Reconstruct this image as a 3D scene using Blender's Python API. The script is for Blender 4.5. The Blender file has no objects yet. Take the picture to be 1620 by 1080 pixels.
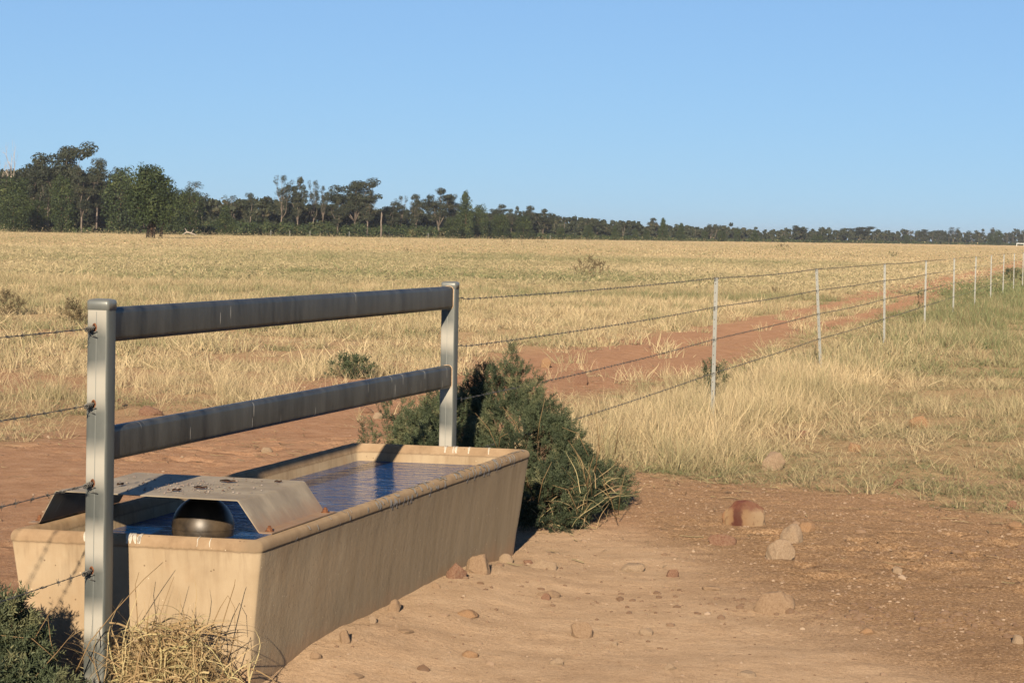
import bpy, bmesh, math, random
import numpy as np
from mathutils import Vector, Matrix, Euler
SC = bpy.context.scene
COL = SC.collection
R = math.radians
random.seed(7)

# ------------------------------------------------------------------ camera
F_PX = 4055.97
CAM = Vector((3.26932, -7.96464, 1.58835))
FW = Vector((-0.22840947, 0.97265483, -0.04209147))
RT = Vector((0.97315562, 0.22935381, 0.01910439))
UP = Vector((-0.02823582, 0.03659792, 0.99893109))
cd = bpy.data.cameras.new("camera")
cam = bpy.data.objects.new("camera", cd)
COL.objects.link(cam)
cd.sensor_width = 36
cd.lens = F_PX / 1620 * 36
cd.clip_start = 0.1
cd.clip_end = 12000
m = Matrix((RT, UP, -FW)).transposed().to_4x4()
m.translation = CAM
cam.matrix_world = m
SC.camera = cam

# ------------------------------------------------------------------ sky, sun
SUN_EL, SUN_AZ = 14.8, -8.5       # elevation; heading of the shadows from +Y
w = bpy.data.worlds.new("World")
SC.world = w
w.use_nodes = True
nt = w.node_tree
sky = nt.nodes.new("ShaderNodeTexSky")
sky.sky_type = 'NISHITA'
sky.sun_disc = False
sky.sun_elevation = R(SUN_EL)
sky.sun_rotation = R(180 + SUN_AZ)
sky.altitude = 0
sky.air_density = 0.6
sky.dust_density = 0.0
sky.ozone_density = 4.6
# a pale band of low haze evens out the sky near the horizon
tcw = nt.nodes.new("ShaderNodeTexCoord"); sxw = nt.nodes.new("ShaderNodeSeparateXYZ")
rw = nt.nodes.new("ShaderNodeMapRange"); rw.inputs[1].default_value = 0.0; rw.inputs[2].default_value = 0.5
rw.inputs[3].default_value = 0.60; rw.inputs[4].default_value = 0.0
mw = nt.nodes.new("ShaderNodeMix"); mw.data_type = 'RGBA'; mw.inputs[7].default_value = (3.0, 4.8, 7.0, 1)
nt.links.new(tcw.outputs['Generated'], sxw.inputs[0]); nt.links.new(sxw.outputs[2], rw.inputs[0])
nt.links.new(rw.outputs[0], mw.inputs[0]); nt.links.new(sky.outputs[0], mw.inputs[6])
nt.links.new(mw.outputs[2], nt.nodes["Background"].inputs[0])
nt.nodes["Background"].inputs[1].default_value = 0.05
sd = bpy.data.lights.new("sun", 'SUN')
sd.energy = 4.0
sd.angle = R(0.53)
sd.color = (1.0, 0.83, 0.62)
sun = bpy.data.objects.new("sun", sd)
COL.objects.link(sun)
ld = Vector((math.sin(R(SUN_AZ)) * math.cos(R(SUN_EL)), math.cos(R(SUN_AZ)) * math.cos(R(SUN_EL)), -math.sin(R(SUN_EL))))
sun.rotation_euler = ld.to_track_quat('-Z', 'Y').to_euler()
sun.location = (6, -20, 9)
SC.view_settings.view_transform = 'Standard'
SC.view_settings.look = 'None'
SC.view_settings.gamma = 1
SC.view_settings.exposure = 1.1

# ------------------------------------------------------------------ helpers
def ray(x, y):
    return FW + RT * ((x - 810) / F_PX) - UP * ((y - 540) / F_PX)

def at_dist(x, y, d):
    """world point seen at photo pixel (x, y) at depth d"""
    return CAM + ray(x, y) * d

def tag(o, label=None, cat=None, group=None, kind=None):
    if label: o['label'] = label
    if cat: o['category'] = cat
    if group: o['group'] = group
    if kind: o['kind'] = kind
    return o

def empty(name, loc=(0, 0, 0), rz=0):
    o = bpy.data.objects.new(name, None)
    o.empty_display_size = 0.1
    COL.objects.link(o)
    o.location = loc
    o.rotation_euler = (0, 0, rz)
    return o

def link(name, me, mat, parent=None, smooth=False, loc=None):
    o = bpy.data.objects.new(name, me)
    COL.objects.link(o)
    if mat and not me.materials: me.materials.append(mat)
    if parent: o.parent = parent
    if loc is not None: o.location = loc
    if smooth:
        me.polygons.foreach_set('use_smooth', [True] * len(me.polygons))
    return o

def copy_tree(o, parent=None):
    c = o.copy()
    COL.objects.link(c)
    c.parent = parent
    for ch in list(o.children): copy_tree(ch, c)
    return c

def np_mesh(name, V, Fa, tint=None):
    V = np.asarray(V, np.float32); Fa = np.asarray(Fa, np.int32)
    k = Fa.shape[1]
    me = bpy.data.meshes.new(name)
    me.vertices.add(len(V)); me.vertices.foreach_set('co', V.ravel())
    me.loops.add(Fa.size); me.loops.foreach_set('vertex_index', Fa.ravel())
    me.polygons.add(len(Fa))
    me.polygons.foreach_set('loop_start', np.arange(0, Fa.size, k, dtype=np.int32))
    me.polygons.foreach_set('loop_total', np.full(len(Fa), k, np.int32))
    if tint is not None:
        a = me.attributes.new('tint', 'FLOAT', 'POINT')
        a.data.foreach_set('value', np.asarray(tint, np.float32))
    me.update(calc_edges=True)
    me.validate()
    return me

class MB:
    """collects shapes into one mesh"""
    def __init__(s): s.v = []; s.f = []
    def add(s, vs, fs):
        b = len(s.v); s.v += [tuple(p) for p in vs]; s.f += [tuple(i + b for i in f) for f in fs]
    def tube(s, pts, rad, n=6, cap=True):
        pts = [Vector(p) for p in pts]
        if not hasattr(rad, '__len__'): rad = [rad] * len(pts)
        vs = []; fs = []
        ref = None
        for i, p in enumerate(pts):
            t = (pts[min(i + 1, len(pts) - 1)] - pts[max(i - 1, 0)])
            t = t.normalized() if t.length > 1e-9 else Vector((0, 0, 1))
            if ref is None: ref = Vector((0, 0, 1)) if abs(t.z) < .9 else Vector((1, 0, 0))
            a = (ref - t * ref.dot(t)).normalized(); b = t.cross(a); ref = a
            for k in range(n):
                an = 2 * math.pi * k / n
                vs.append(p + (a * math.cos(an) + b * math.sin(an)) * rad[i])
        for i in range(len(pts) - 1):
            for k in range(n):
                k2 = (k + 1) % n
                fs.append((i * n + k, i * n + k2, (i + 1) * n + k2, (i + 1) * n + k))
        if cap:
            fs.append(tuple(reversed(range(n)))); fs.append(tuple(range((len(pts) - 1) * n, len(pts) * n)))
        s.add(vs, fs)
    def box(s, lo, hi):
        x0, y0, z0 = lo; x1, y1, z1 = hi
        s.add([(x0, y0, z0), (x1, y0, z0), (x1, y1, z0), (x0, y1, z0), (x0, y0, z1), (x1, y0, z1), (x1, y1, z1), (x0, y1, z1)],
              [(0, 3, 2, 1), (4, 5, 6, 7), (0, 1, 5, 4), (1, 2, 6, 5), (2, 3, 7, 6), (3, 0, 4, 7)])
    def build(s, name, mat, parent=None, smooth=False, bevel=0, seg=2, loc=None):
        me = bpy.data.meshes.new(name)
        me.from_pydata(s.v, [], s.f); me.update()
        if bevel:
            bm = bmesh.new(); bm.from_mesh(me)
            bmesh.ops.bevel(bm, geom=bm.edges[:], offset=bevel, segments=seg, affect='EDGES', profile=.5)
            bm.to_mesh(me); bm.free()
        return link(name, me, mat, parent, smooth, loc)

def rounded_rect(hx, hy, r, seg=5, sub=(1, 1)):
    """closed loop of a rounded rectangle, counter-clockwise"""
    r = min(r, hx * .999, hy * .999); out = []
    cs = [(hx - r, -hy + r, -90), (hx - r, hy - r, 0), (-hx + r, hy - r, 90), (-hx + r, -hy + r, 180)]
    for i, (cx, cy, a0) in enumerate(cs):
        arc = [(cx + r * math.cos(R(a0 + 90 * k / seg)), cy + r * math.sin(R(a0 + 90 * k / seg))) for k in range(seg + 1)]
        out += arc
        nx = cs[(i + 1) % 4]
        q = (nx[0] + r * math.cos(R(nx[2])), nx[1] + r * math.sin(R(nx[2])))
        n = sub[1] if i % 2 == 0 else sub[0]
        for k in range(1, n):
            t = k / n; out.append((arc[-1][0] * (1 - t) + q[0] * t, arc[-1][1] * (1 - t) + q[1] * t))
    return out

# value noise
def vnoise(x, y, seed=0):
    x = np.asarray(x, np.float64); y = np.asarray(y, np.float64)
    xi = np.floor(x).astype(np.int64); yi = np.floor(y).astype(np.int64)
    fx = x - xi; fy = y - yi
    fx = fx * fx * (3 - 2 * fx); fy = fy * fy * (3 - 2 * fy)
    def h(a, b):
        n = (a * 374761393 + b * 668265263 + seed * 974711) & 0x7fffffff
        n = ((n ^ (n >> 13)) * 1274126177) & 0x7fffffff
        return ((n ^ (n >> 16)) & 0xffff) / 65535.0
    return (h(xi, yi) * (1 - fx) + h(xi + 1, yi) * fx) * (1 - fy) + (h(xi, yi + 1) * (1 - fx) + h(xi + 1, yi + 1) * fx) * fy

def fbm(x, y, s, o=4, seed=0):
    t = 0; a = .5; n = 0
    for i in range(o):
        t = t + a * vnoise(np.asarray(x) * s * 2 ** i, np.asarray(y) * s * 2 ** i, seed + i * 7); n += a; a *= .5
    return t / n

def sstep(a, b, x):
    t = np.clip((x - a) / (b - a), 0, 1); return t * t * (3 - 2 * t)

# ------------------------------------------------------------------ materials
class NT:
    def __init__(s, name, rough=.9, spec=.2):
        s.m = bpy.data.materials.new(name); s.m.use_nodes = True
        s.t = s.m.node_tree; s.b = s.t.nodes['Principled BSDF']
        s.b.inputs['Roughness'].default_value = rough
        s.b.inputs['Specular IOR Level'].default_value = spec
        s.tc = s.t.nodes.new('ShaderNodeTexCoord')
    def n(s, typ, **k):
        o = s.t.nodes.new('ShaderNode' + typ)
        for a, b in k.items(): setattr(o, a, b)
        return o
    def l(s, a, b): s.t.links.new(a, b)
    def coord(s, scale=(1, 1, 1), which='Object'):
        mp = s.n('Mapping'); mp.inputs['Scale'].default_value = scale
        s.l(s.tc.outputs[which], mp.inputs[0]); return mp.outputs[0]
    def noise(s, scale, detail=4, rough=.55, vec=None, dist=0):
        o = s.n('TexNoise'); o.inputs['Scale'].default_value = scale; o.inputs['Detail'].default_value = detail
        o.inputs['Roughness'].default_value = rough; o.inputs['Distortion'].default_value = dist
        s.l(vec if vec is not None else s.tc.outputs['Object'], o.inputs['Vector']); return o.outputs['Fac']
    def voro(s, scale, vec=None, feat='F1', out='Distance', rand=1):
        o = s.n('TexVoronoi', feature=feat); o.inputs['Scale'].default_value = scale; o.inputs['Randomness'].default_value = rand
        s.l(vec if vec is not None else s.tc.outputs['Object'], o.inputs['Vector']); return o.outputs[out]
    def ramp(s, fac, stops):
        o = s.n('ValToRGB'); e = o.color_ramp.elements
        while len(e) < len(stops): e.new(.5)
        for q, (p, c) in zip(e, stops):
            q.position = p; q.color = (c, c, c, 1) if not hasattr(c, '__len__') else (*c, 1)
        s.l(fac, o.inputs[0]); return o.outputs[0]
    def mix(s, fac, a, b, mode='MIX'):
        o = s.n('Mix', data_type='RGBA', blend_type=mode)
        for i, q in ((0, fac), (6, a), (7, b)):
            if hasattr(q, 'is_linked') or hasattr(q, 'links'): s.l(q, o.inputs[i])
            elif i == 0: o.inputs[0].default_value = q
            else: o.inputs[i].default_value = (*q, 1)
        return o.outputs[2]
    def math(s, op, a, b=None, clamp=False):
        o = s.n('Math', operation=op, use_clamp=clamp)
        for i, q in ((0, a), (1, b)):
            if q is None: continue
            if hasattr(q, 'links'): s.l(q, o.inputs[i])
            else: o.inputs[i].default_value = q
        return o.outputs[0]
    def attr(s, name, typ='GEOMETRY', out='Fac'):
        o = s.n('Attribute', attribute_name=name, attribute_type=typ); return o.outputs[out]
    def bump(s, h, strength=.5, dist=.01, prev=None):
        o = s.n('Bump'); o.inputs['Strength'].default_value = strength; o.inputs['Distance'].default_value = dist
        s.l(h, o.inputs['Height'])
        if prev is not None: s.l(prev, o.inputs['Normal'])
        s.l(o.outputs[0], s.b.inputs['Normal']); return o.outputs[0]
    def color(s, c): s.l(c, s.b.inputs['Base Color'])

def simple(name, c1, c2, scale=20, rough=.8, spec=.2, metal=0, bump=0, bd=.002):
    t = NT(name, rough, spec); t.b.inputs['Metallic'].default_value = metal
    f = t.noise(scale, 5); t.color(t.ramp(f, [(.3, c1), (.7, c2)]))
    if bump: t.bump(t.noise(scale * 3, 4), bump, bd)
    return t.m

def foliage_mat(name, dark, light, warm, transl=.25, attr='GEOMETRY'):
    t = NT(name, .65, .25)
    a = t.attr('tint', attr)
    c = t.ramp(a, [(0, dark), (.55, light), (1, warm)])
    if attr == 'INSTANCER':
        g = t.attr('bl')
        c = t.mix(t.math('MULTIPLY', g, .9), c, (.20, .125, .07))
    t.color(c)
    tr = t.n('BsdfTranslucent'); t.l(c, tr.inputs[0])
    mx = t.n('MixShader'); mx.inputs[0].default_value = transl
    t.l(t.b.outputs[0], mx.inputs[1]); t.l(tr.outputs[0], mx.inputs[2])
    t.l(mx.outputs[0], t.t.nodes['Material Output'].inputs[0])
    return t.m

# ground
def ground_mat():
    t = NT('soil_and_litter', .95, .05); t.b.inputs['Diffuse Roughness'].default_value = 1
    ca = t.n('Attribute', attribute_name='zone', attribute_type='GEOMETRY')
    sep = t.n('SeparateColor'); t.l(ca.outputs['Color'], sep.inputs[0])
    red, straw, gran = sep.outputs[0], sep.outputs[1], sep.outputs[2]
    big = t.noise(.7, 6, .6); med = t.noise(6, 6, .65); fine = t.noise(60, 5, .7)
    tan = t.ramp(med, [(.3, (.335, .235, .15)), (.5, (.39, .278, .18)), (.72, (.43, .315, .21))])
    redc = t.ramp(med, [(.3, (.225, .125, .074)), (.5, (.28, .164, .10)), (.7, (.33, .21, .135))])
    grc = t.ramp(fine, [(.34, (.155, .095, .053)), (.5, (.25, .16, .09)), (.66, (.35, .245, .15))])
    strawc = t.ramp(t.noise(.35, 6, .7), [(.3, (.27, .215, .115)), (.5, (.33, .26, .14)), (.7, (.29, .26, .145))])
    strawc = t.mix(.55, strawc, t.ramp(t.noise(9, 6, .75), [(.32, (.16, .11, .06)), (.55, (.33, .26, .15)), (.75, (.42, .34, .21))]), 'MIX')
    c = t.mix(red, tan, redc)
    c = t.mix(gran, c, grc)
    spk = t.ramp(t.noise(70, 5, .8), [(.36, (.45, .40, .36)), (.5, (1.0, 1.0, 1.0)), (.63, (1.5, 1.52, 1.55))])
    c = t.mix(t.math('ADD', t.math('MULTIPLY', gran, .6), .25), c, spk, 'MULTIPLY')
    crk = t.voro(30, feat='DISTANCE_TO_EDGE')
    c = t.mix(t.math('MULTIPLY', t.ramp(crk, [(.0, 1.), (.05, 0.)]), t.math('MULTIPLY', t.ramp(t.noise(2.5, 3), [(.5, 0.), (.6, 1.)]), .45)), c, (.13, .08, .05))
    c = t.mix(t.math('MULTIPLY', t.ramp(big, [(.35, 0.), (.7, 1.)]), .35), c, t.mix(.5, c, (.15, .08, .045)))
    c = t.mix(straw, c, strawc)
    # light and dark grit
    v = t.voro(140, out='Color'); vd = t.voro(140)
    sv = t.n('SeparateColor'); t.l(v, sv.inputs[0])
    grit = t.math('MULTIPLY', t.math('GREATER_THAN', sv.outputs[0], .90), t.math('LESS_THAN', vd, .32))
    c = t.mix(t.math('MULTIPLY', grit, .7), c, (.40, .32, .24))
    grit2 = t.math('MULTIPLY', t.math('LESS_THAN', sv.outputs[1], .10), t.math('LESS_THAN', vd, .35))
    c = t.mix(t.math('MULTIPLY', grit2, t.math('ADD', t.math('MULTIPLY', gran, .5), .35)), c, (.06, .037, .022))
    t.color(c)
    h = t.math('ADD', t.math('MULTIPLY', med, .7), t.math('ADD', t.math('MULTIPLY', fine, .25), t.math('MULTIPLY', grit, .12)))
    b1 = t.bump(t.noise(22, 6, .75), .9, .022)
    b2 = t.bump(h, .35, .02, b1)
    t.bump(t.noise(190, 3, .7), .6, .006, b2)
    return t.m

def concrete_mat():
    t = NT('weathered_concrete', .85, .15); t.b.inputs['Diffuse Roughness'].default_value = .6
    tan = t.ramp(t.noise(4, 6, .6), [(.3, (.28, .212, .135)), (.55, (.35, .275, .182)), (.75, (.385, .308, .21))])
    streak = t.noise(14, 5, .6, t.coord((1, 1, .07)))
    c = t.mix(t.math('MULTIPLY', t.ramp(streak, [(.45, 0.), (.7, 1.)]), .4), tan, (.22, .155, .09))
    blot = t.noise(2.2, 5, .65)
    c = t.mix(t.math('MULTIPLY', t.ramp(blot, [(.5, 0.), (.72, 1.)]), .4), c, (.33, .20, .10))
    geo = t.n('NewGeometry'); sx = t.n('SeparateXYZ'); t.l(geo.outputs['Position'], sx.inputs[0])
    z = sx.outputs[2]
    # grazing shade of the long outer side, painted in as a darker colour
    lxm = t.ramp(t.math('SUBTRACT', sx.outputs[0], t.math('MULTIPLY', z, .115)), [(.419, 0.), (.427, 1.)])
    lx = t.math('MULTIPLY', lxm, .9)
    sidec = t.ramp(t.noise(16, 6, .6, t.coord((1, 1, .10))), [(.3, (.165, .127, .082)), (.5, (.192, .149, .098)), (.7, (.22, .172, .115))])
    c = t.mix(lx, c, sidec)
    run = t.noise(26, 4, .6, t.coord((1, 1, .05)))
    topz = t.ramp(z, [(.30, 0.), (.50, 1.)])
    c = t.mix(t.math('MULTIPLY', t.math('MULTIPLY', t.ramp(run, [(.52, 0.), (.66, 1.)]), topz), .45), c, (.17, .115, .07))
    # red soil splashed up near the ground
    zz = t.math('ADD', z, t.math('MULTIPLY', t.noise(8, 4), .16))
    c = t.mix(t.math('MULTIPLY', t.ramp(zz, [(.06, 1.), (.22, 0.)]), .6), c, (.30, .165, .09))
    # rim: brown wear on top
    rim = t.ramp(t.math('ADD', z, t.math('MULTIPLY', t.noise(12, 4), .008)), [(.488, 0.), (.502, 1.)])
    rimc = t.ramp(t.noise(10, 6, .65), [(.3, (.20, .13, .075)), (.55, (.29, .20, .12)), (.75, (.36, .265, .17))])
    rimc = t.mix(t.math('MULTIPLY', t.ramp(sx.outputs[0], [(.40, 0.), (.44, 1.)]), .55), rimc, (.12, .09, .058))  # long side's rim darkened too, its grazing shade put into the colour
    c = t.mix(t.math('MULTIPLY', rim, .8), c, rimc)
    # dark line under the lip, shade painted into the colour
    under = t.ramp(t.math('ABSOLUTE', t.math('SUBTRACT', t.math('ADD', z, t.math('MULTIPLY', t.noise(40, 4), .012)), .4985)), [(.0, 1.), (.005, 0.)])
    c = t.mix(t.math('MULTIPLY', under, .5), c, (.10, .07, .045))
    # algae line at the water
    wl = t.ramp(t.math('ADD', z, t.math('MULTIPLY', t.noise(15, 4), .02)), [(.455, 1.), (.475, 0.)])
    # bird droppings: splashes stretched across the rim
    v = t.n('TexVoronoi', feature='F1'); v.inputs['Scale'].default_value = 1
    mp = t.coord((12, 27, 0)); nz = t.n('TexNoise'); nz.inputs['Scale'].default_value = 18; t.l(t.tc.outputs['Object'], nz.inputs['Vector'])
    add = t.n('VectorMath', operation='ADD'); sc = t.n('VectorMath', operation='SCALE'); sc.inputs['Scale'].default_value = 1.3
    t.l(nz.outputs['Color'], sc.inputs[0]); t.l(mp, add.inputs[0]); t.l(sc.outputs[0], add.inputs[1]); t.l(add.outputs[0], v.inputs['Vector'])
    sp = t.n('SeparateColor'); t.l(v.outputs['Color'], sp.inputs[0])
    drop = t.math('MULTIPLY', t.math('GREATER_THAN', sp.outputs[0], .5), t.math('LESS_THAN', v.outputs['Distance'], .17))
    drop = t.math('MULTIPLY', drop, t.ramp(z, [(.46, 0.), (.495, 1.)]))
    drop = t.math('MULTIPLY', drop, .0)
    drop = t.math('MULTIPLY', drop, t.ramp(t.noise(2.2, 2), [(.42, 0.), (.48, 1.)]))
    c = t.mix(t.math('MULTIPLY', drop, .85), c, (.62, .57, .48))
    # small pale chips and stone flecks
    v2 = t.voro(60); v2c = t.n('SeparateColor'); t.l(t.voro(60, out='Color'), v2c.inputs[0])
    fl = t.math('MULTIPLY', t.math('GREATER_THAN', v2c.outputs[0], .965), t.math('LESS_THAN', v2, .14))
    c = t.mix(t.math('MULTIPLY', fl, .5), c, (.7, .6, .46))
    fl2 = t.math('MULTIPLY', t.math('LESS_THAN', v2c.outputs[1], .05), t.math('LESS_THAN', v2, .2))
    c = t.mix(t.math('MULTIPLY', fl2, .7), c, (.12, .08, .05))
    t.color(c)
    b = t.bump(t.noise(30, 6, .7), .35, .006)
    t.bump(t.noise(5, 3), .15, .01, b)
    return t.m

def zinc_mat(name, c1, c2, metal, rough, post=False, streaks=.6):
    t = NT(name, rough, .4); t.b.inputs['Metallic'].default_value = metal
    f = t.noise(9, 6, .65, t.coord((1, 1, .25)))
    c = t.ramp(f, [(.3, c1), (.7, c2)])
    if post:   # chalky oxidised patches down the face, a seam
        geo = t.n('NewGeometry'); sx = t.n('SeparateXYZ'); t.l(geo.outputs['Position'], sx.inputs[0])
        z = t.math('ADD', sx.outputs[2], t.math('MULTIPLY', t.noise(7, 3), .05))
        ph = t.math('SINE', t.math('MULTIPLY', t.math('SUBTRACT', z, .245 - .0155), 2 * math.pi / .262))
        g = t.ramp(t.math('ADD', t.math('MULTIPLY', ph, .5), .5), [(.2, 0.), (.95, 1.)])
        g = t.math('MULTIPLY', g, t.math('LESS_THAN', sx.outputs[0], .030))  # side face left without patches, so its shade is put into the colour
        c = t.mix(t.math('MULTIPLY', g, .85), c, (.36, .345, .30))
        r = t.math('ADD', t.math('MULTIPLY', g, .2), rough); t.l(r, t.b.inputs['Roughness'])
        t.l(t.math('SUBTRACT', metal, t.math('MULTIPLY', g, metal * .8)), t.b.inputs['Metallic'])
    if streaks:
        s1 = t.voro(1, t.coord((0, 46, 5)), out='Color'); s2 = t.voro(1, t.coord((0, 46, 5)))
        sc = t.n('SeparateColor'); t.l(s1, sc.inputs[0])
        k = t.math('MULTIPLY', t.math('GREATER_THAN', sc.outputs[0], .42), t.math('LESS_THAN', s2, .15))
        k = t.math('MULTIPLY', k, t.ramp(t.noise(3, 3), [(.42, 0.), (.55, 1.)]))
        c = t.mix(t.math('MULTIPLY', k, streaks), c, (.50, .48, .42))
    t.b.inputs['Diffuse Roughness'].default_value = .5
    if name == 'galvanised_sheet':
        geo = t.n('NewGeometry'); sx = t.n('SeparateXYZ'); t.l(geo.outputs['Position'], sx.inputs[0])
        zz = t.math('ADD', sx.outputs[2], t.math('MULTIPLY', t.noise(16, 5), .07))
        c = t.mix(t.math('MULTIPLY', t.ramp(zz, [(.572, 1.), (.635, 0.)]), .7), c, (.21, .115, .06))
        c = t.mix(t.math('MULTIPLY', t.ramp(t.noise(5, 5, .6), [(.5, 0.), (.65, 1.)]), .5), c, (.15, .12, .085))
    t.color(c); t.bump(t.noise(40, 4), .12, .002)
    return t.m

def water_mat():
    t = NT('still_water', .02, .5); t.b.inputs['IOR'].default_value = 1.33
    t.b.inputs['Base Color'].default_value = (.006, .045, .16, 1)
    a = t.noise(7, 4, .6, t.coord((.6, 1.1, 1)), 2.2); b = t.noise(24, 3, .6, t.coord((.7, 1.1, 1)), 1.6)
    n1 = t.bump(a, 1.0, .045); t.bump(b, .5, .010, n1)
    return t.m

def rock_mat(name, cols, scale=9):
    t = NT(name, .85, .15); t.b.inputs['Diffuse Roughness'].default_value = .7
    c = t.ramp(t.noise(scale, 6, .65), [(.25 + .5 * i / (len(cols) - 1), q) for i, q in enumerate(cols)])
    if name == 'banded_stone':
        sx = t.n('SeparateXYZ'); t.l(t.tc.outputs['Object'], sx.inputs[0])
        bx = t.math('ADD', sx.outputs[0], t.math('MULTIPLY', t.noise(3, 4), .35))
        c = t.ramp(t.math('ADD', t.math('MULTIPLY', bx, .5), .5), [(.12, (.20, .09, .045)), (.25, (.22, .15, .085)), (.42, (.19, .11, .06)), (.47, (.075, .028, .02)), (.62, (.075, .028, .02)), (.68, (.20, .12, .065)), (.95, (.24, .17, .105))])
        top = t.ramp(t.math('ADD', sx.outputs[2], t.math('MULTIPLY', t.noise(4, 4), .4)), [(.62, 0.), (.8, 1.)])
        c = t.mix(t.math('MULTIPLY', top, .8), c, (.11, .04, .028))
    geo = t.n('NewGeometry'); sg = t.n('SeparateXYZ'); t.l(geo.outputs['Normal'], sg.inputs[0])
    c = t.mix(t.math('MULTIPLY', t.ramp(t.noise(scale * .8, 4), [(.35, 0.), (.65, 1.)]), .5 if name != 'banded_stone' else .15), c, (.27, .19, .125))
    c = t.mix(t.math('MULTIPLY', t.ramp(t.noise(scale * 2.3, 5, .7), [(.55, 0.), (.62, 1.)]), .4), c, cols[0])
    t.color(c); t.bump(t.noise(scale * 4, 6, .7), .6, .008)
    return t.m

M = {}
M['ground'] = ground_mat()
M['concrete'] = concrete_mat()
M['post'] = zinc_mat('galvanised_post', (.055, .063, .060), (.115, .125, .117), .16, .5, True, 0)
M['cap'] = zinc_mat('galvanised_cap', (.15, .165, .16), (.22, .23, .215), .4, .45, False, .6)
M['rail'] = zinc_mat('weathered_zinc_rail', (.010, .0105, .009), (.066, .066, .058), .10, .45, False, .75)
M['cover'] = zinc_mat('galvanised_sheet', (.18, .15, .108), (.30, .255, .185), .06, .6, False, .5)
M['picket'] = zinc_mat('galvanised_picket', (.16, .17, .16), (.23, .235, .22), .2, .5, False, 0)
M['wire'] = simple('wire', (.07, .07, .065), (.16, .155, .14), 60, .5, .4, .5)
M['leaf'] = simple('dead_leaf', (.03, .018, .012), (.085, .045, .028), 60, .9, .1)
M['rust'] = simple('rust', (.10, .042, .024), (.22, .10, .05), 90, .9, .1, 0, .5)
M['dark'] = simple('hole_shadow', (.02, .012, .008), (.07, .03, .015), 80, .9, .1)
M['float'] = simple('black_plastic', (.016, .013, .010), (.085, .062, .04), 14, .42, .5, 0, .15)
M['water'] = water_mat()
M['weld'] = simple('weld', (.30, .20, .12), (.5, .38, .26), 60, .7, .2, .2)
M['shrub'] = foliage_mat('shrub_needles', (.028, .040, .022), (.072, .092, .048), (.165, .165, .085), .12)
M['brown_shrub'] = foliage_mat('dry_shrub_twigs', (.09, .07, .04), (.15, .12, .07), (.22, .17, .09), .15)
M['stem'] = simple('shrub_stem', (.06, .045, .03), (.13, .09, .06), 40, .9, .1)
M['straw'] = foliage_mat('straw', (.27, .18, .09), (.46, .35, .19), (.42, .38, .19), .25)
M['grass'] = foliage_mat('dry_field_grass', (.19, .22, .10), (.47, .395, .225), (.68, .55, .33), .3, 'INSTANCER')
M['euc'] = foliage_mat('eucalypt_leaves', (.018, .024, .014), (.040, .048, .027), (.08, .068, .04), .05)
M['cyp'] = foliage_mat('cypress_leaves', (.016, .027, .010), (.040, .058, .020), (.085, .10, .03), .05)
M['wood'] = foliage_mat('woodland_leaves', (.018, .025, .014), (.040, .048, .026), (.08, .07, .04), .05)
M['scrub'] = foliage_mat('scrub_leaves', (.022, .036, .014), (.046, .068, .024), (.09, .085, .035), .05)
M['pale_bark'] = simple('pale_bark', (.26, .21, .17), (.50, .44, .38), 2, .9, .1)
M['black_bark'] = simple('black_bark', (.018, .014, .011), (.04, .03, .024), 2, .9, .1)
M['grey_bark'] = simple('grey_bark', (.10, .08, .065), (.24, .20, .165), .6, .9, .1)
M['dark_bark'] = simple('dark_bark', (.05, .036, .028), (.14, .09, .06), 2, .9, .1)
M['debris'] = foliage_mat('pale_debris', (.12, .06, .04), (.36, .27, .21), (.46, .40, .34), 0)
M['dropping'] = simple('dropping_crust', (.36, .32, .26), (.50, .46, .39), 200, .9, .1)
M['pebble'] = foliage_mat('pebbles', (.13, .08, .05), (.21, .14, .09), (.33, .25, .18), 0)
M['pebble'].node_tree.nodes['Principled BSDF'].inputs['Diffuse Roughness'].default_value = .7

# ------------------------------------------------------------------ ground zones
XL = ([-40, 2, 5, 9.3, 12.4, 13.8, 18.9, 24, 29, 36, 40, 54, 74, 105, 208, 600], [-6, -6, -5.0, -4.3, -4.2, -3.9, -4.1, -4.1, -3.9, -3.7, -3.7, -3.9, -4.1, -4.2, -4.5, -5])
XR = ([-40, 9.4, 10.5, 14, 16.7, 18.7, 21.8, 30, 37.6, 46.3, 76, 135, 600], [-1.0, -1.0, -1.3, -1.9, -2.1, -1.8, -1.4, -1.9, -1.8, -1.5, -2.0, -2.3, -3])
YB = ([-30, -3, -1.1, -.2, .2, 1.1, 1.9, 2.8, 3.6, 6, 30], [9.6, 9.5, 9.3, 9.1, 8.7, 8.3, 7.9, 6.7, 5.8, 4.5, 4])
def zones(x, y):
    """grass cover 0..1, and how green"""
    j = (fbm(x, y, .55, 4, 3) - .5) * 1.9
    wob = (fbm(x, y, 1.6, 3, 9) - .5) * .7
    dl = np.interp(y, *XL) - x                       # >0: left of the track, in the field
    left = sstep(-.25, .8, dl + j * np.clip(.35 + (y - 9) / 20, .3, 1) + wob * .5)
    patch = fbm(x, y, .33, 4, 21)
    near = sstep(34, 16, y)
    left = left * (1 - near * sstep(.47, .62, patch) * .75)
    dr = np.minimum(x - np.interp(y, *XR), (y - np.interp(x, *YB)))
    right = sstep(-.10, .55, dr + wob * .7 + j * .12)
    # a thin grassy crown between the two wheel ruts
    mid = (np.interp(y, *XL) + np.interp(y, *XR)) / 2 + .2
    crown = sstep(24, 40, y) * sstep(.55, .15, np.abs(x - mid)) * sstep(.40, .60, fbm(x, y, .4, 3, 5)) * .6
    g = np.maximum(np.maximum(left, right), crown)
    return g, left, right

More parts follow.
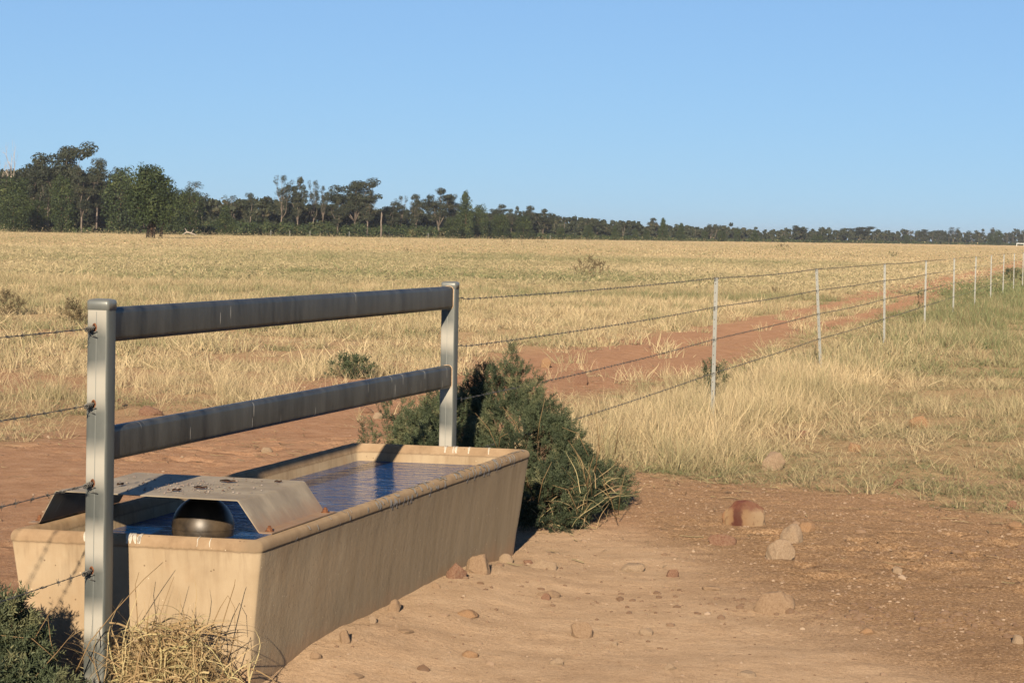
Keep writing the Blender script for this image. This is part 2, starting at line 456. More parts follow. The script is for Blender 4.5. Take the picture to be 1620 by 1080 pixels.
def height(x, y):
    g, l, r = zones(x, y)
    h = (fbm(x, y, .5, 3, 40) - .5) * .05 + (fbm(x, y, 3, 3, 41) - .5) * .022
    gran = sstep(1.0, 1.8, x + (y - 4.2) * .45)
    h += (fbm(x, y, 9, 3, 42) - .5) * (.010 + .020 * gran)
    # hoof pocks trampled into the bare soil
    tr = sstep(.50, .62, fbm(x, y, .45, 3, 47)) * (1 - g) * sstep(4.2, 5.2, y + np.abs(x) * .6)
    h -= tr * .038 * sstep(.62, .80, vnoise(x * 6.5, y * 6.0, 48)) - tr * .016 * sstep(.5, .62, vnoise(x * 6.5, y * 6.0, 48))
    h += g * (fbm(x, y, .9, 3, 43) - .5) * .05
    # soil banked against the trough and slightly worn beside it
    dx = np.maximum(np.abs(x - .03) - .46, 0); dy = np.maximum(np.abs(y - 2.26) - 2.0, 0)
    d = np.hypot(dx, dy)
    h += .02 * np.exp(-(d / .25) ** 2)
    h += .075 * sstep(.2, 1.2, y) * sstep(4.1, 3.1, y) * np.exp(-(np.maximum(x - .45, 0) / .45) ** 2) * (x > 0)
    fade = 1 / (1 + np.hypot(x - 3, y + 8) / 120)
    rut = sstep(16, 26, y) * (np.exp(-((x + 2.7) / .35) ** 2) + np.exp(-((x + 4.1) / .35) ** 2)) * -.04
    return h * fade + rut * sstep(200, 90, y)

def ground():
    def lines(a, b, fine0, fine1, step, grow=1.06):
        c = list(np.arange(fine0, fine1, step)); s = step; q = c[-1]
        while q < b: s *= grow; q += s; c.append(q)
        s = step; q = c[0]; pre = []
        while q > a: s *= grow; q -= s; pre.append(q)
        return np.array(pre[::-1] + c)
    xs = lines(-4500, 4500, -3.5, 3.6, .035, 1.05); ys = lines(-1500, 9000, -1.2, 11, .04, 1.035)
    X, Y = np.meshgrid(xs, ys)
    Z = height(X, Y)
    V = np.stack([X, Y, Z], -1).reshape(-1, 3)
    nx, ny = len(xs), len(ys)
    i = np.arange(nx * ny).reshape(ny, nx)
    Fq = np.stack([i[:-1, :-1], i[:-1, 1:], i[1:, 1:], i[1:, :-1]], -1).reshape(-1, 4)
    me = np_mesh('ground', V, Fq)
    x, y = V[:, 0], V[:, 1]
    g, l, r = zones(x, y)
    ng = sstep(-.2, 1.2, -x - 0.1 + (fbm(x, y, .8, 3, 60) - .5) * 1.2)
    red = np.maximum(ng, .85 * sstep(4.2, 6.4, y + (fbm(x, y, .8, 3, 61) - .5) * 2))
    red = np.maximum(red * .9, sstep(9, 11, y))
    gran = sstep(1.0, 1.9, x + (y - 4.4) * .42 + (fbm(x, y, .9, 4, 62) - .5) * 1.1) * (1 - ng)
    gran = gran * (1 - .25 * sstep(5.5, 8, y))
    straw = np.clip(g * .85 + .0, 0, 1) * np.clip(.45 + .55 * sstep(15, 45, y) + r * .15, 0, 1)
    C = np.stack([red, straw, gran, np.ones_like(red)], -1).astype(np.float32)
    a = me.color_attributes.new('zone', 'FLOAT_COLOR', 'POINT'); a.data.foreach_set('color', C.ravel())
    o = link('ground', me, M['ground'], smooth=True)
    return tag(o, kind='structure')
ground()

def gh(x, y): return float(height(np.array([x], float), np.array([y], float))[0])

# ------------------------------------------------------------------ trough
TX0, TX1, TY0, TY1, TH = -.4299, .4917, .2506, 4.2737, .5337
def trough():
    root = empty('water_trough', ((TX0 + TX1) / 2, (TY0 + TY1) / 2, 0), R(-.25))
    tag(root, 'long tapered concrete cattle trough full of water, standing under the steel rails', 'trough')
    hx, hy = (TX1 - TX0) / 2, (TY1 - TY0) / 2
    prof = [(.074, -.15), (.0602, 0), (.047, .12), (.033, .25), (.020, .37), (.0050, .488), (.0040, .4925), (.001, .4945), (.0, .499), (.0, .508), (.0025, .518),
            (.008, .526), (.016, .531), (.026, .5337), (.036, .532), (.044, .527), (.050, .518), (.054, .505), (.057, .485), (.061, .44), (.085, .25), (.11, .10), (.14, .08)]
    V = []; n = None
    for k, (d, z) in enumerate(prof):
        rr = .016 + max(0, .02 - d) * .3 if d < .04 else .03
        loop = rounded_rect(hx - d, hy - d, rr, 6, (24, 90))
        n = len(loop)
        for (x, y) in loop:
            q = (fbm(np.array([x * 1 + z]), np.array([y + z * .7]), 7, 3, 77)[0] - .5)
            ex = q * (.0025 if .46 < z and d < .1 else .003)
            l = math.hypot(x, y)
            V.append((x * (1 + ex / max(abs(x), .2)), y * (1 + ex / max(abs(y), .5)) , z + (q * .0025 if z > .5 else 0)))
    Fq = []
    for k in range(len(prof) - 1):
        for i in range(n):
            j = (i + 1) % n
            Fq.append((k * n + i, k * n + j, (k + 1) * n + j, (k + 1) * n + i))
    Fq.append(tuple(range((len(prof) - 1) * n, len(prof) * n)))
    b = MB(); b.v = V; b.f = Fq
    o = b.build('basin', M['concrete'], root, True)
    # water
    lp = rounded_rect(hx - .058, hy - .058, .035, 6)
    wm = MB(); wm.add([(x, y, 0) for x, y in lp], [tuple(range(len(lp)))])
    wo = wm.build('water', M['water'])
    wo.location = (root.location.x, root.location.y, .449); wo.rotation_euler = root.rotation_euler
    tag(wo, kind='structure')
trough()

# droppings splashed over the rim: thin crusts that follow its rounded section
def rim_droppings():
    rng = np.random.default_rng(31)
    sec = [(.0048, .478), (.0042, .489), (-.0002, .4955), (-.0012, .503), (.0, .513), (.0035, .522), (.009, .529), (.017, .5335), (.027, .5355), (.037, .534), (.046, .529), (.052, .518), (.056, .503)]
    V = []; Fa = []; T = []
    def streak(side, u, wdt, k0, k1, ang):
        b = len(V); m_ = k1 - k0 + 1
        for q in range(m_):
            d, z = sec[k0 + q]; ww = wdt * (.35 + .65 * math.sin(math.pi * (q + .6) / (m_ + .2))) * rng.uniform(.6, 1.25); uu = u + ang * q + rng.normal() * .0008
            for sg in (-1, 1):
                a = uu + sg * ww
                V.append({'r': (TX1 + .0 - d + .0022 + (a - 2.26) * .0 - (a - 2.262) * -.0044, a, z + .0018), 'n': (a, TY0 + d - .0012, z + .0010), 'f': (a, TY1 - d - .0006, z + .0006)}[side]); T.append(rng.uniform(.6, 1))
        for q in range(m_ - 1): Fa.append((b + 2 * q, b + 2 * q + 2, b + 2 * q + 3, b + 2 * q + 1))
    for _ in range(140):
        u = rng.choice([1.75, 2.1, 2.4, 2.9, 3.3, 3.7, 4.0]) + rng.normal() * .16
        if not 1.3 < u < 4.2: continue
        k0 = int(rng.integers(0, 9)); streak('r', u, rng.uniform(.004, .015), k0, min(12, k0 + int(rng.integers(1, 5))), rng.normal() * .004)
    for _ in range(9):
        k0 = int(rng.integers(1, 8)); streak('r', rng.uniform(.4, 1.3), rng.uniform(.003, .008), k0, k0 + 2, rng.normal() * .003)
    for u in (.0, .012, .022, .034, .046, -.15, .25, .30): streak('n', u + rng.normal() * .004, rng.uniform(.004, .009) if u < .05 else .002, 3, int(rng.integers(6, 11)), rng.normal() * .001)
    for u in (.08, .12, .135, .2, .3): streak('f', u, rng.uniform(.003, .007), 6, 12, 0)
    tag(link('droppings', np_mesh('rim_droppings', V, Fa, T), M['dropping']), 'white bird droppings splashed along the rim of the trough', 'droppings', kind='stuff')
rim_droppings()

# float
def float_ball():
    root = empty('float_ball', (0.0, 1.0, .48))
    tag(root, 'black plastic ball float on the water under the sheet metal cover', 'float')
    bm = bmesh.new(); bmesh.ops.create_uvsphere(bm, u_segments=48, v_segments=32, radius=.116)
    me = bpy.data.meshes.new('ball'); bm.to_mesh(me); bm.free()
    link('ball', me, M['float'], root, True)
    s = MB(); pts = [(.1165 * math.cos(a), .1165 * math.sin(a), -.004) for a in np.linspace(0, 2 * math.pi, 49)]
    s.tube(pts, .0022, 6, False); s.build('moulding_seam', M['float'], root, True)
    s = MB(); s.tube([(0, .112, 0), (0, .16, .004), (-.02, .22, .0)], .006, 8); s.build('arm', M['rust'], root, True)
float_ball()

# sheet metal cover
def cover():
    y0, y1 = .42, 1.165; T = .0035
    root = empty('trough_cover', (0, 0, 0))
    tag(root, 'bent galvanised sheet cover bolted across the near end of the trough', 'cover')
    prof = [(-.437, .5365), (-.396, .5375), (-.335, .652), (.335, .6455), (.414, .5375), (.462, .5365)]
    # rounded bends
    P = [Vector((a, b)) for a, b in prof]; Q = [P[0]]
    for i in range(1, len(P) - 1):
        a, b, c = P[i - 1], P[i], P[i + 1]; r = .005
        p0 = b + (a - b).normalized() * r; p1 = b + (c - b).normalized() * r
        for k in range(5):
            t = k / 4; Q.append(p0 * (1 - t) ** 2 + b * 2 * t * (1 - t) + p1 * t * t)
    Q.append(P[-1])
    out = []
    for i, p in enumerate(Q):
        t = (Q[min(i + 1, len(Q) - 1)] - Q[max(i - 1, 0)]).normalized(); out.append(p + Vector((-t.y, t.x)) * T)
    n = len(Q); ring = Q + out[::-1]; mb = MB(); NY = 16
    vs = []
    for k in range(NY + 1):
        y = y0 + (y1 - y0) * k / NY
        for p in ring:
            sag = -.004 * math.sin(math.pi * k / NY) * (1 if p.y > .62 else 0)
            vs.append((p.x, y + .012 * (p.x), p.y + sag))
    m_ = len(ring); fs = []
    for k in range(NY):
        for i in range(m_):
            j = (i + 1) % m_; fs.append((k * m_ + i, (k + 1) * m_ + i, (k + 1) * m_ + j, k * m_ + j))
    for base, fl in ((0, False), (NY * m_, True)):
        for i in range(n - 1):
            q = (base + i, base + i + 1, base + m_ - 2 - i, base + m_ - 1 - i); fs.append(q[::-1] if fl else q)
    mb.add(vs, fs); o = mb.build('sheet', M['cover'], root)
    for (x, y) in ((-.418, y0 + .05), (-.418, y1 - .05), (.437, y0 + .05), (.437, y1 - .05)):
        b = MB(); z = .541
        b.tube([(x, y, z - .003), (x, y, z + .002)], .016, 14)
        b.tube([(x, y, z + .002), (x, y, z + .012)], .0105, 6)
        b.tube([(x, y, z + .012), (x, y, z + .019)], .006, 8)
        b.build('bolt', M['rust'], root)
cover()

# droppings, grit and dry leaves on the cover
def cover_debris():
    rng = np.random.default_rng(5); V = []; Fq = []; T = []
    def chip(x, y, z, s, t):
        b = len(V); k = 5
        a = rng.uniform(0, 6.28)
        for i in range(k):
            q = a + i * 6.283 / k; rr = s * rng.uniform(.6, 1.1)
            V.append((x + rr * math.cos(q), y + rr * math.sin(q) * 1.1, z)); T.append(t)
        V.append((x + rng.uniform(-.3, .3) * s, y, z + s * rng.uniform(.4, .9))); T.append(t)
        for i in range(k): Fq.append((b + i, b + (i + 1) % k, b + k))
    for i in range(240):
        c = [(-.02, .75), (.08, .95), (.0, .55), (.1, .7), (-.22, .9)][rng.integers(5)]
        x = c[0] + rng.normal() * .11; y = c[1] + rng.normal() * .13
        if not (-.31 < x < .31 and .45 < y < 1.13): continue
        z = .652 + (x + .335) / .67 * -.0065 + .0035
        chip(x, y, z, rng.uniform(.002, .007), rng.uniform(.45, 1) if rng.random() < .8 else rng.uniform(0, .2))
    me = np_mesh('droppings', V, Fq, T)
    tag(link('droppings', me, M['debris']), 'pale grit and bird droppings scattered over the sheet cover', 'droppings', kind='stuff')
cover_debris()
def leaf(name, loc, s, rz, label):
    b = MB(); n = 8; vs = []; s = s * .62
    for i in range(n + 1):
        t = i / n; wd = math.sin(math.pi * min(1, t * 1.02)) * .22 * s + .0008
        for sgn in (-1, 1): vs.append((s * (t - .5), sgn * wd, +.002 + .003 * abs(math.sin(t * 5)) + (.004 if sgn > 0 else 0)))
    b.add(vs, [(2 * i, 2 * i + 2, 2 * i + 3, 2 * i + 1) for i in range(n)])
    o = b.build(name, M['leaf'], None, True); o.location = loc; o.rotation_euler = (0, 0, rz)
    md = o.modifiers.new('t', 'SOLIDIFY'); md.thickness = .0012
    return tag(o, label, 'dead leaf', 'dead leaves on the trough cover')
leaf('dead_leaf', (.09, .72, .652), .075, .2, 'curled brown dead leaf near the middle front of the sheet cover')
leaf('dead_leaf', (.045, .60, .652), .06, .8, 'smaller brown dead leaf closest to the front edge of the sheet cover')
leaf('dead_leaf', (.10, .98, .652), .10, -.1, 'long flat brown dead leaf towards the back of the sheet cover')
leaf('dead_leaf', (.27, 1.06, .650), .045, .3, 'small dark dead leaf by the back right bend of the sheet cover')
leaf('dead_leaf', (-.20, .68, .655), .06, 1.2, 'brown dead leaf on the cover just right of the near post')

# ------------------------------------------------------------------ steel rail panel
PW = .0747; PL = 4.5741
def rail_panel():
    root = empty('rail_panel', (0, 0, 0))
    tag(root, 'galvanised steel panel of two posts and two dark rails spanning the trough', 'rail fence')
    for y, hz in ((0, 1.3434), (PL, 1.3376)):
        lp = rounded_rect(PW / 2, PW / 2, .009, 4)
        b = MB(); zs = [-.3, .0, .3, .6, .9, 1.2, hz - .03]
        vs = [(x, y + yy, z) for z in zs for x, yy in lp]; n = len(lp)
        fs = [(k * n + i, k * n + (i + 1) % n, (k + 1) * n + (i + 1) % n, (k + 1) * n + i) for k in range(len(zs) - 1) for i in range(n)]
        fs.append(tuple(range((len(zs) - 1) * n, len(zs) * n)))
        b.add(vs, fs)
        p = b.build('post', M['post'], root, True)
        p.data.polygons.foreach_set('use_smooth', [i % n not in () for i in range(len(p.data.polygons))])
        e = p.modifiers.new('e', 'EDGE_SPLIT'); e.split_angle = R(40)
        # cap
        b = MB(); vs = []; pr = [(.0018, -.034), (.0022, -.012), (.0015, -.004), (-.003, .0), (-.012, .002)]
        for g_, z in pr:
            vs += [(x, y + yy, hz + z) for x, yy in rounded_rect(PW / 2 + g_, PW / 2 + g_, .011, 4)]
        fs = [(k * n + i, k * n + (i + 1) % n, (k + 1) * n + (i + 1) % n, (k + 1) * n + i) for k in range(len(pr) - 1) for i in range(n)]
        fs.append(tuple(range((len(pr) - 1) * n, len(pr) * n))); fs.append(tuple(reversed(range(n))))
        b.add(vs, fs); b.build('cap', M['cap'], p, True)
        # seam line down the near face
        b = MB(); b.box((-.0045, y - PW / 2 - .0006, -.2), (-.0025, y - PW / 2 + .001, hz - .04)); b.build('weld_seam', M['cap'], p)
        if y == 0:
            for z in (1.249, .996, .733, .443):
                b = MB(); k = 14
                vs = [(-.010 + .0085 * math.cos(a), -PW / 2 - .0009, z + .003 + .0145 * math.sin(a)) for a in np.linspace(0, 2 * math.pi, k, endpoint=False)]
                vs += [(-.012 + .0048 * math.cos(a), -PW / 2 - .0014, z + .005 + .0095 * math.sin(a)) for a in np.linspace(0, 2 * math.pi, k, endpoint=False)]
                b.add(vs, [(i, (i + 1) % k, k + (i + 1) % k, k + i) for i in range(k)])
                h = b.build('rust_ring', M['rust'], p)
                b = MB(); b.add(vs[k:], [tuple(range(k))]); b.build('wire_hole', M['dark'], h)
    for zb, zt in ((1.2006, 1.3158), (.8033, .9181)):
        hz, hx = (zt - zb) / 2, .0252; lp = rounded_rect(hx, hz, .020, 7)
        ys = np.linspace(PW / 2, PL - PW / 2, 24); n = len(lp); b = MB()
        b.add([(x, y, zb + hz + z) for y in ys for x, z in lp],
              [(k * n + i, (k + 1) * n + i, (k + 1) * n + (i + 1) % n, k * n + (i + 1) % n) for k in range(len(ys) - 1) for i in range(n)])
        rl = b.build('rail', M['rail'], root, True)
        e = rl.modifiers.new('e', 'EDGE_SPLIT'); e.split_angle = R(50)
        for y in (PW / 2 + .001, PL - PW / 2 - .001):
            b = MB(); b.tube([(x * 1.03, y, zb + hz + z * 1.01) for x, z in lp + lp[:1]], .0028, 5, False)
            b.build('weld_bead', M['weld'], rl, True)
rail_panel()

# ------------------------------------------------------------------ star pickets
PY = [13.4, 21.5, 29.8, 37.9, 46.1, 54.3, 62.4, 70.1, 78.2, 86.5]
WZ = (1.247, 1.004, .733, .448)
ordn = ['first', 'second', 'third', 'fourth', 'fifth', 'sixth', 'seventh', 'eighth', 'ninth', 'tenth']
def make_picket(holes):
    root = empty('star_picket')
    b = MB(); zs = (-.35, 1.262); vs = []
    # Y section: flat flange towards the camera side, stem away
    sec = [(-.016, -.0225), (.016, -.0225), (.016, -.0185), (.0028, -.0165), (.0028, .014), (-.0028, .014), (-.0028, -.0165), (-.016, -.0185)]
    for z in zs: vs += [(x, y, z) for x, y in sec]
    n = len(sec)
    b.add(vs, [(i, (i + 1) % n, n + (i + 1) % n, n + i) for i in range(n)] + [tuple(range(n, 2 * n))])
    b.build('steel_post', M['picket'], root)
    if holes:
        h = MB(); h.add([(.0035 * math.cos(a), 0, .005 * math.sin(a)) for a in np.linspace(0, 2 * math.pi, 8, endpoint=False)], [tuple(range(8))])
        h0 = h.build('punched_hole', M['dark'], root)
        for k in range(15):
            o = h0 if k == 0 else h0.copy()
            if k: COL.objects.link(o)
            o.parent = root; o.location = (-.0045, -.0229, .16 + k * .075)
    for z in WZ:
        t = MB(); pts = [(-.024, .0, z - .03), (-.02, -.02, z - .018), (.006, -.0265, z - .004), (.022, -.02, z + .008), (.02, .012, z + .004), (-.018, .014, z - .002), (-.02, -.022, z + .006), (.012, -.027, z + .012), (.024, -.018, z + .022)]
        t.tube(pts, .0017, 5); t.build('wire_tie', M['wire'], root, True)
    return root
pk = make_picket(True); pk_far = make_picket(False)
leans = [(.006, 0), (-.062, -.03), (-.016, .005), (0, .008), (-.004, 0), (.008, 0), (-.006, 0), (.004, .004), (0, 0), (.005, 0)]
for i, y in enumerate(PY):
    o = pk if i == 0 else copy_tree(pk) if i < 3 else pk_far if i == 3 else copy_tree(pk_far)
    o.location = (0, y, gh(0, y) if False else -.012); o.rotation_euler = (-leans[i][1], leans[i][0], 0)
    extra = {0: ', nearest the trough', 1: ', tilting left', 2: '', 9: ', at the right edge of the photo'}.get(i, '')
    tag(o, 'pale galvanised star picket, %s from the trough%s' % (ordn[i], extra), 'fence post', 'star pickets carrying the barbed wire')
    if i == 1: o.location.x = .01

# ------------------------------------------------------------------ barbed wire
def wire_strand(name, pts_fn, y0, y1, seed, fine_to, r=.0014):
    rng = random.Random(seed); root_mb = MB(); barbs = MB()
    y = y0; path = []
    while y < y1:
        path.append(y); y += .035 if y < fine_to else 1.2
    path.append(y1)
    P = [pts_fn(q) for q in path]
    # two twisted strands near the camera
    for ph in (0, math.pi):
        pts = [Vector(p) + Vector((math.cos(q * 75 + ph), 0, math.sin(q * 75 + ph))) * .0015 for p, q in zip(P, path)]
        root_mb.tube(pts, [r * (.8 if q < fine_to else 1.1) for q in path], 4)
    y = y0 + .05
    while y < min(y1, fine_to + 8):
        p = Vector(pts_fn(y))
        for s in range(2):
            a = rng.uniform(0, 6.28); d = Vector((math.cos(a), rng.uniform(-.5, .5), math.sin(a))) * .0125
            barbs.tube([p - d, p + d], .0009, 4)
        pts = [p + Vector((math.cos(k * 1.3) * .0042, (k - 5) * .0016, math.sin(k * 1.3) * .0042)) for k in range(11)]
        barbs.tube(pts, .0009, 4)
        y += rng.uniform(.10, .135)
    return root_mb, barbs

nm = ['top', 'second', 'third', 'lowest']
for k, z in enumerate(WZ):
    # run from the far post along the pickets
    ys = [PL + PW / 2] + PY + [100]
    def fn(y, z=z, k=k):
        i = max(j for j in range(len(ys)) if ys[j] <= y + 1e-6) if y >= ys[0] else 0
        i = min(i, len(ys) - 2); t = (y - ys[i]) / (ys[i + 1] - ys[i]); s = t * (1 - t) * 4
        def off(j):
            if j == 0 or j > len(PY): return (.012 if j == 0 else .0)
            return leans[j - 1][0] * z * .9 - .0
        x = off(i) * (1 - t) + off(i + 1) * t
        return (x, y - 0 if i else y, z + (.006 if i == 0 and t < .02 else 0) - s * (.012 + .006 * math.sin(i * 2.3 + k)))
    root = empty('barbed_wire', (0, 0, 0))
    tag(root, '%s strand of barbed wire running from the far gate post past the star pickets' % nm[k], 'barbed wire', 'barbed wire strands beyond the trough')
    a, b = wire_strand('w', fn, PL + PW / 2, 99, k, 34)
    a.build('strand', M['wire'], root, True); tag(b.build('barbs', M['wire'], root, True), kind='stuff')
    c = MB(); yb = PL + PW / 2
    c.tube([(.012 + .008 * math.cos(q), yb + .004 + q * .0016, z + .008 * math.sin(q)) for q in np.linspace(0, 22, 40)], .0018, 5)
    c.build('wire_knot', M['wire'], root, True)
    # run from the near post towards the camera side
    zz = (1.249, .996, .733, .443)[k]
    def fn2(y, z=zz, k=k):
        t = (y + 8) / 8; s = t * (1 - t) * 4
        return (-.012 - .002 * (1 - t), y, z + (1 - t) * .05 - s * .03 + (.004 if y > -.3 else 0) * 0)
    root = empty('barbed_wire', (0, 0, 0))
    tag(root, '%s strand of barbed wire knotted through the near post, at the left edge' % nm[k], 'barbed wire', 'barbed wire strands tied to the near post')
    a, b = wire_strand('w', fn2, -8, -PW / 2 - .006, 20 + k, 5)
    a.build('strand', M['wire'], root, True); tag(b.build('barbs', M['wire'], root, True), kind='stuff')
    c = MB(); rg = random.Random(50 + k); yf = -PW / 2
    c.tube([(-.012 + .0065 * math.cos(q), yf - .010 - q * .0022, zz + .0065 * math.sin(q) - .0001 * q) for q in np.linspace(0, 24, 60)], .0021, 5)
    c.tube([(-.010, yf - .004, zz + .008), (-.004, yf - .012, zz + .004), (-.014, yf - .02, zz - .006), (-.022, yf - .012, zz - .012), (-.012, yf - .008, zz - .014), (.002, yf - .010, zz - .010)], .002, 5)
    c.tube([(-.014, yf - .010, zz - .003), (-.020, yf - .014, zz - .018), (-.012, yf - .018, zz - .024), (-.0 + rg.uniform(-.005, .012), yf - .012, zz - .030)], .0017, 5)
    c.tube([(-.016, yf - .02, zz - .006), (-.028, yf - .016, zz - .014 - rg.uniform(0, .01))], .0017, 5)
    c.build('wire_knot', M['wire'], root, True)

# ------------------------------------------------------------------ rocks
def rock_mesh(seed, flat=.7, blocky=.5, sub=4):
    bm = bmesh.new(); bmesh.ops.create_icosphere(bm, subdivisions=sub, radius=1)
    if blocky > 1:
        for v in bm.verts:
            m_ = max(abs(v.co.x), abs(v.co.y), abs(v.co.z)); v.co = v.co * (.35 + .65 * .88 / m_)
    rng = np.random.default_rng(seed)
    planes = [(Vector(rng.normal(size=3)).normalized(), rng.uniform(.55, .88) if blocky <= 1 else rng.uniform(.85, 1.0)) for _ in range(int(6 + 10 * min(blocky, 1)))]
    off = rng.uniform(0, 50, 3)
    for v in bm.verts:
        p = v.co.copy()
        for n, d in planes:
            q = p.dot(n)
            if q > d: p -= n * (q - d) * .92
        a = fbm(np.array([p.x * 1.0 + off[0] + p.z]), np.array([p.y + off[1] - p.z * .8]), 2.2, 4, seed)[0] - .5
        v.co = p * (1 + a * .28)
        v.co.z *= flat
    me = bpy.data.meshes.new('rock'); bm.to_mesh(me); bm.free()
    me.polygons.foreach_set('use_smooth', [True] * len(me.polygons))
    return me
RM = {'red': rock_mat('red_stone', [(.09, .038, .025), (.15, .075, .05), (.21, .125, .085)]),
      'tan': rock_mat('tan_stone', [(.13, .08, .05), (.22, .15, .095), (.28, .205, .135)]),
      'pale': rock_mat('pale_stone', [(.15, .105, .07), (.25, .185, .125), (.34, .275, .20)]),
      'banded': rock_mat('banded_stone', [(.07, .022, .015), (.14, .055, .03), (.27, .18, .10), (.32, .24, .15)], 1.7),
      'orange': rock_mat('orange_stone', [(.14, .075, .04), (.25, .145, .075), (.30, .205, .12)])}
def gpx(x, y):
    d = ray(x, y); z = 0
    for _ in range(4):
        t = (z - CAM.z) / d.z; p = CAM + d * t; z = gh(p.x, p.y)
    if TX0 < p.x < .50 and TY0 < p.y < TY1:
        t = (.51 - CAM.x) / d.x; p = CAM + d * t
    return p, t
rocks = [  # photo position of its foot, width and height in photo px, depth factor, material, label
 (1175, 834, 68, 40, .6, 'banded', 'large blocky cream and dark red banded rock on the bare soil, biggest on the right'),
 (1140, 866, 44, 20, .9, 'red', 'low dark purplish rock half sunk in soil below the banded rock'),
 (1254, 862, 40, 28, .9, 'pale', 'rounded pale rock casting a black sliver of shade, right of the low purplish rock'),
 (1231, 890, 46, 34, .9, 'pale', 'rough crusted pale rock directly in front of the rounded pale rock'),
 (1278, 844, 26, 18, .9, 'orange', 'small orange rock behind the rounded pale rock'),
 (1222, 972, 66, 40, .9, 'tan', 'half buried tan rock in the middle of the bare ground'),
 (921, 1012, 42, 30, .8, 'tan', 'angular tan rock standing loose in the foreground soil'),
 (1222, 748, 42, 30, .8, 'pale', 'pale broken rock, dark on its left, at the grass edge'),
 (1455, 684, 34, 20, .8, 'orange', 'orange brown rock in the grass well right of the first picket'),
 (1272, 694, 26, 12, .8, 'red', 'small dark red rock in grass below the second picket'),
 (1350, 717, 24, 14, .8, 'orange', 'little two tone rock in grass between the pale broken and orange brown ones'),
 (1422, 774, 20, 12, .8, 'red', 'small dark rock at the lower edge of the grass on the right'),
 (1602, 808, 18, 15, .9, 'red', 'small round dark rock at the right edge beside the grass'),
 (1608, 840, 30, 14, .9, 'orange', 'orange rock, black shade on its left, at the far right edge'),
 (1418, 908, 20, 14, .9, 'pale', 'lone pale pebble sized rock with black shade on the dark gravelly soil'),
 (1608, 1020, 20, 13, .9, 'pale', 'small pale rock near the lower right corner'),
 (722, 908, 30, 30, .9, 'red', 'upright red rock leaning on the long side of the trough'),
 (756, 911, 46, 34, .7, 'tan', 'biggest upright tan rock against the trough, right of the red one'),
 (801, 892, 22, 14, .9, 'pale', 'small pale rock by the far bottom corner of the trough'),
 (858, 902, 40, 16, .9, 'pale', 'flat whitish rock lying just past the trough corner'),
 (1000, 907, 36, 16, .9, 'pale', 'flat pale rock at the edge of the smooth ground, right of the shrub'),
 (1062, 915, 24, 14, .9, 'red', 'small reddish rock right of the flat pale rock'),
 (915, 613, 24, 22, .9, 'red', 'pointed dark red rock on the dirt track behind the shrub'),
 (862, 585, 20, 16, .9, 'orange', 'round orange rock on the dirt track beyond the shrub'),
 (624, 955, 22, 18, .9, 'tan', 'small angular rock at the foot of the trough side'),
 (544, 1018, 24, 20, .9, 'tan', 'tan rock with a shaded right side, nearest one along the trough side'),
 (420, 720, 18, 9, .9, 'pale', 'small white rock on the red soil behind the trough'),
 (597, 664, 14, 9, .9, 'pale', 'small grey rock on red soil left of the far post'),
 (578, 656, 20, 12, .9, 'red', 'dark rock behind the small grey rock on the red soil'),
 (236, 660, 34, 14, .9, 'red', 'low red rock in the grass edge right of the near post'),
 (188, 646, 12, 12, .9, 'red', 'small dark rock beside the near post where the field grass starts'),
 (868, 946, 38, 12, .9, 'tan', 'low sunken tan rock on the smooth foreground ground'),
 (740, 976, 34, 10, .9, 'orange', 'flat reddish rock sunk in the ground beside the trough'),
 (1022, 1006, 24, 12, .9, 'pale', 'small white rock right of the angular foreground rock'),
 (972, 1022, 14, 7, .9, 'pale', 'tiny white stone just below the angular foreground rock'),
 (880, 1054, 24, 12, .9, 'pale', 'pale stone at the bottom of the picture under the angular rock'),
 (1060, 1060, 22, 9, .9, 'pale', 'low pale stone at the bottom middle of the bare ground'),
 (1180, 1072, 28, 10, .9, 'pale', 'long pale stone at the bottom edge, right of the middle'),
 (1370, 1003, 24, 10, .9, 'orange', 'flat orange stone between the smooth and the gravelly ground'),
 (1122, 935, 34, 8, .9, 'tan', 'long low tan ridge of rock left of the half buried tan rock'),
 (640, 1000, 26, 8, .9, 'tan', 'flat sunken stone below the small angular rock at the trough'),
 (740, 1040, 30, 10, .9, 'orange', 'broad orange stone worn flush with the foreground ground'),
 (560, 1070, 26, 9, .9, 'tan', 'low stone at the bottom edge near the trough corner'),
 (690, 926, 16, 10, .9, 'tan', 'small rubble stone at the trough foot, left of the upright red rock'),
 (590, 975, 16, 10, .9, 'pale', 'little pale stone at the trough foot between two larger angular ones'),
 (500, 1032, 20, 12, .9, 'tan', 'crumbled stone at the trough foot, lowest along the long side'),
 (835, 893, 16, 8, .9, 'red', 'little reddish stone between the trough corner and the flat whitish rock'),
 (862, 950, 16, 10, .9, 'red', 'small dark red stone on the smooth ground below the flat whitish rock'),
]
for i, (x, y, wpx, hpx, dep, mt, lab) in enumerate(rocks):
    p, t = gpx(x, y - min(4, hpx * .2)); s = t / F_PX
    big = wpx * s * .92
    me = rock_mesh(100 + i, 1.0, 1.5 if mt == 'banded' else .9 if mt in ('red', 'tan') else .5)
    me.materials.append(RM[mt])
    o = bpy.data.objects.new('rock', me); COL.objects.link(o)
    hh = hpx * s
    o.scale = (big / 1.66, big * dep / 1.66, hh / 1.15)
    o.rotation_euler = (0, 0, R(-13 + (0 if mt == 'banded' else (i * 37) % 60 - 30)))
    o.location = (p.x, p.y + (big * dep * .3 if p.x > .52 or p.x < 0 else 0), gh(p.x, p.y) + hh * (.16 if y > 800 else .28))
    tag(o, lab, 'rock', 'loose rocks on the ground')

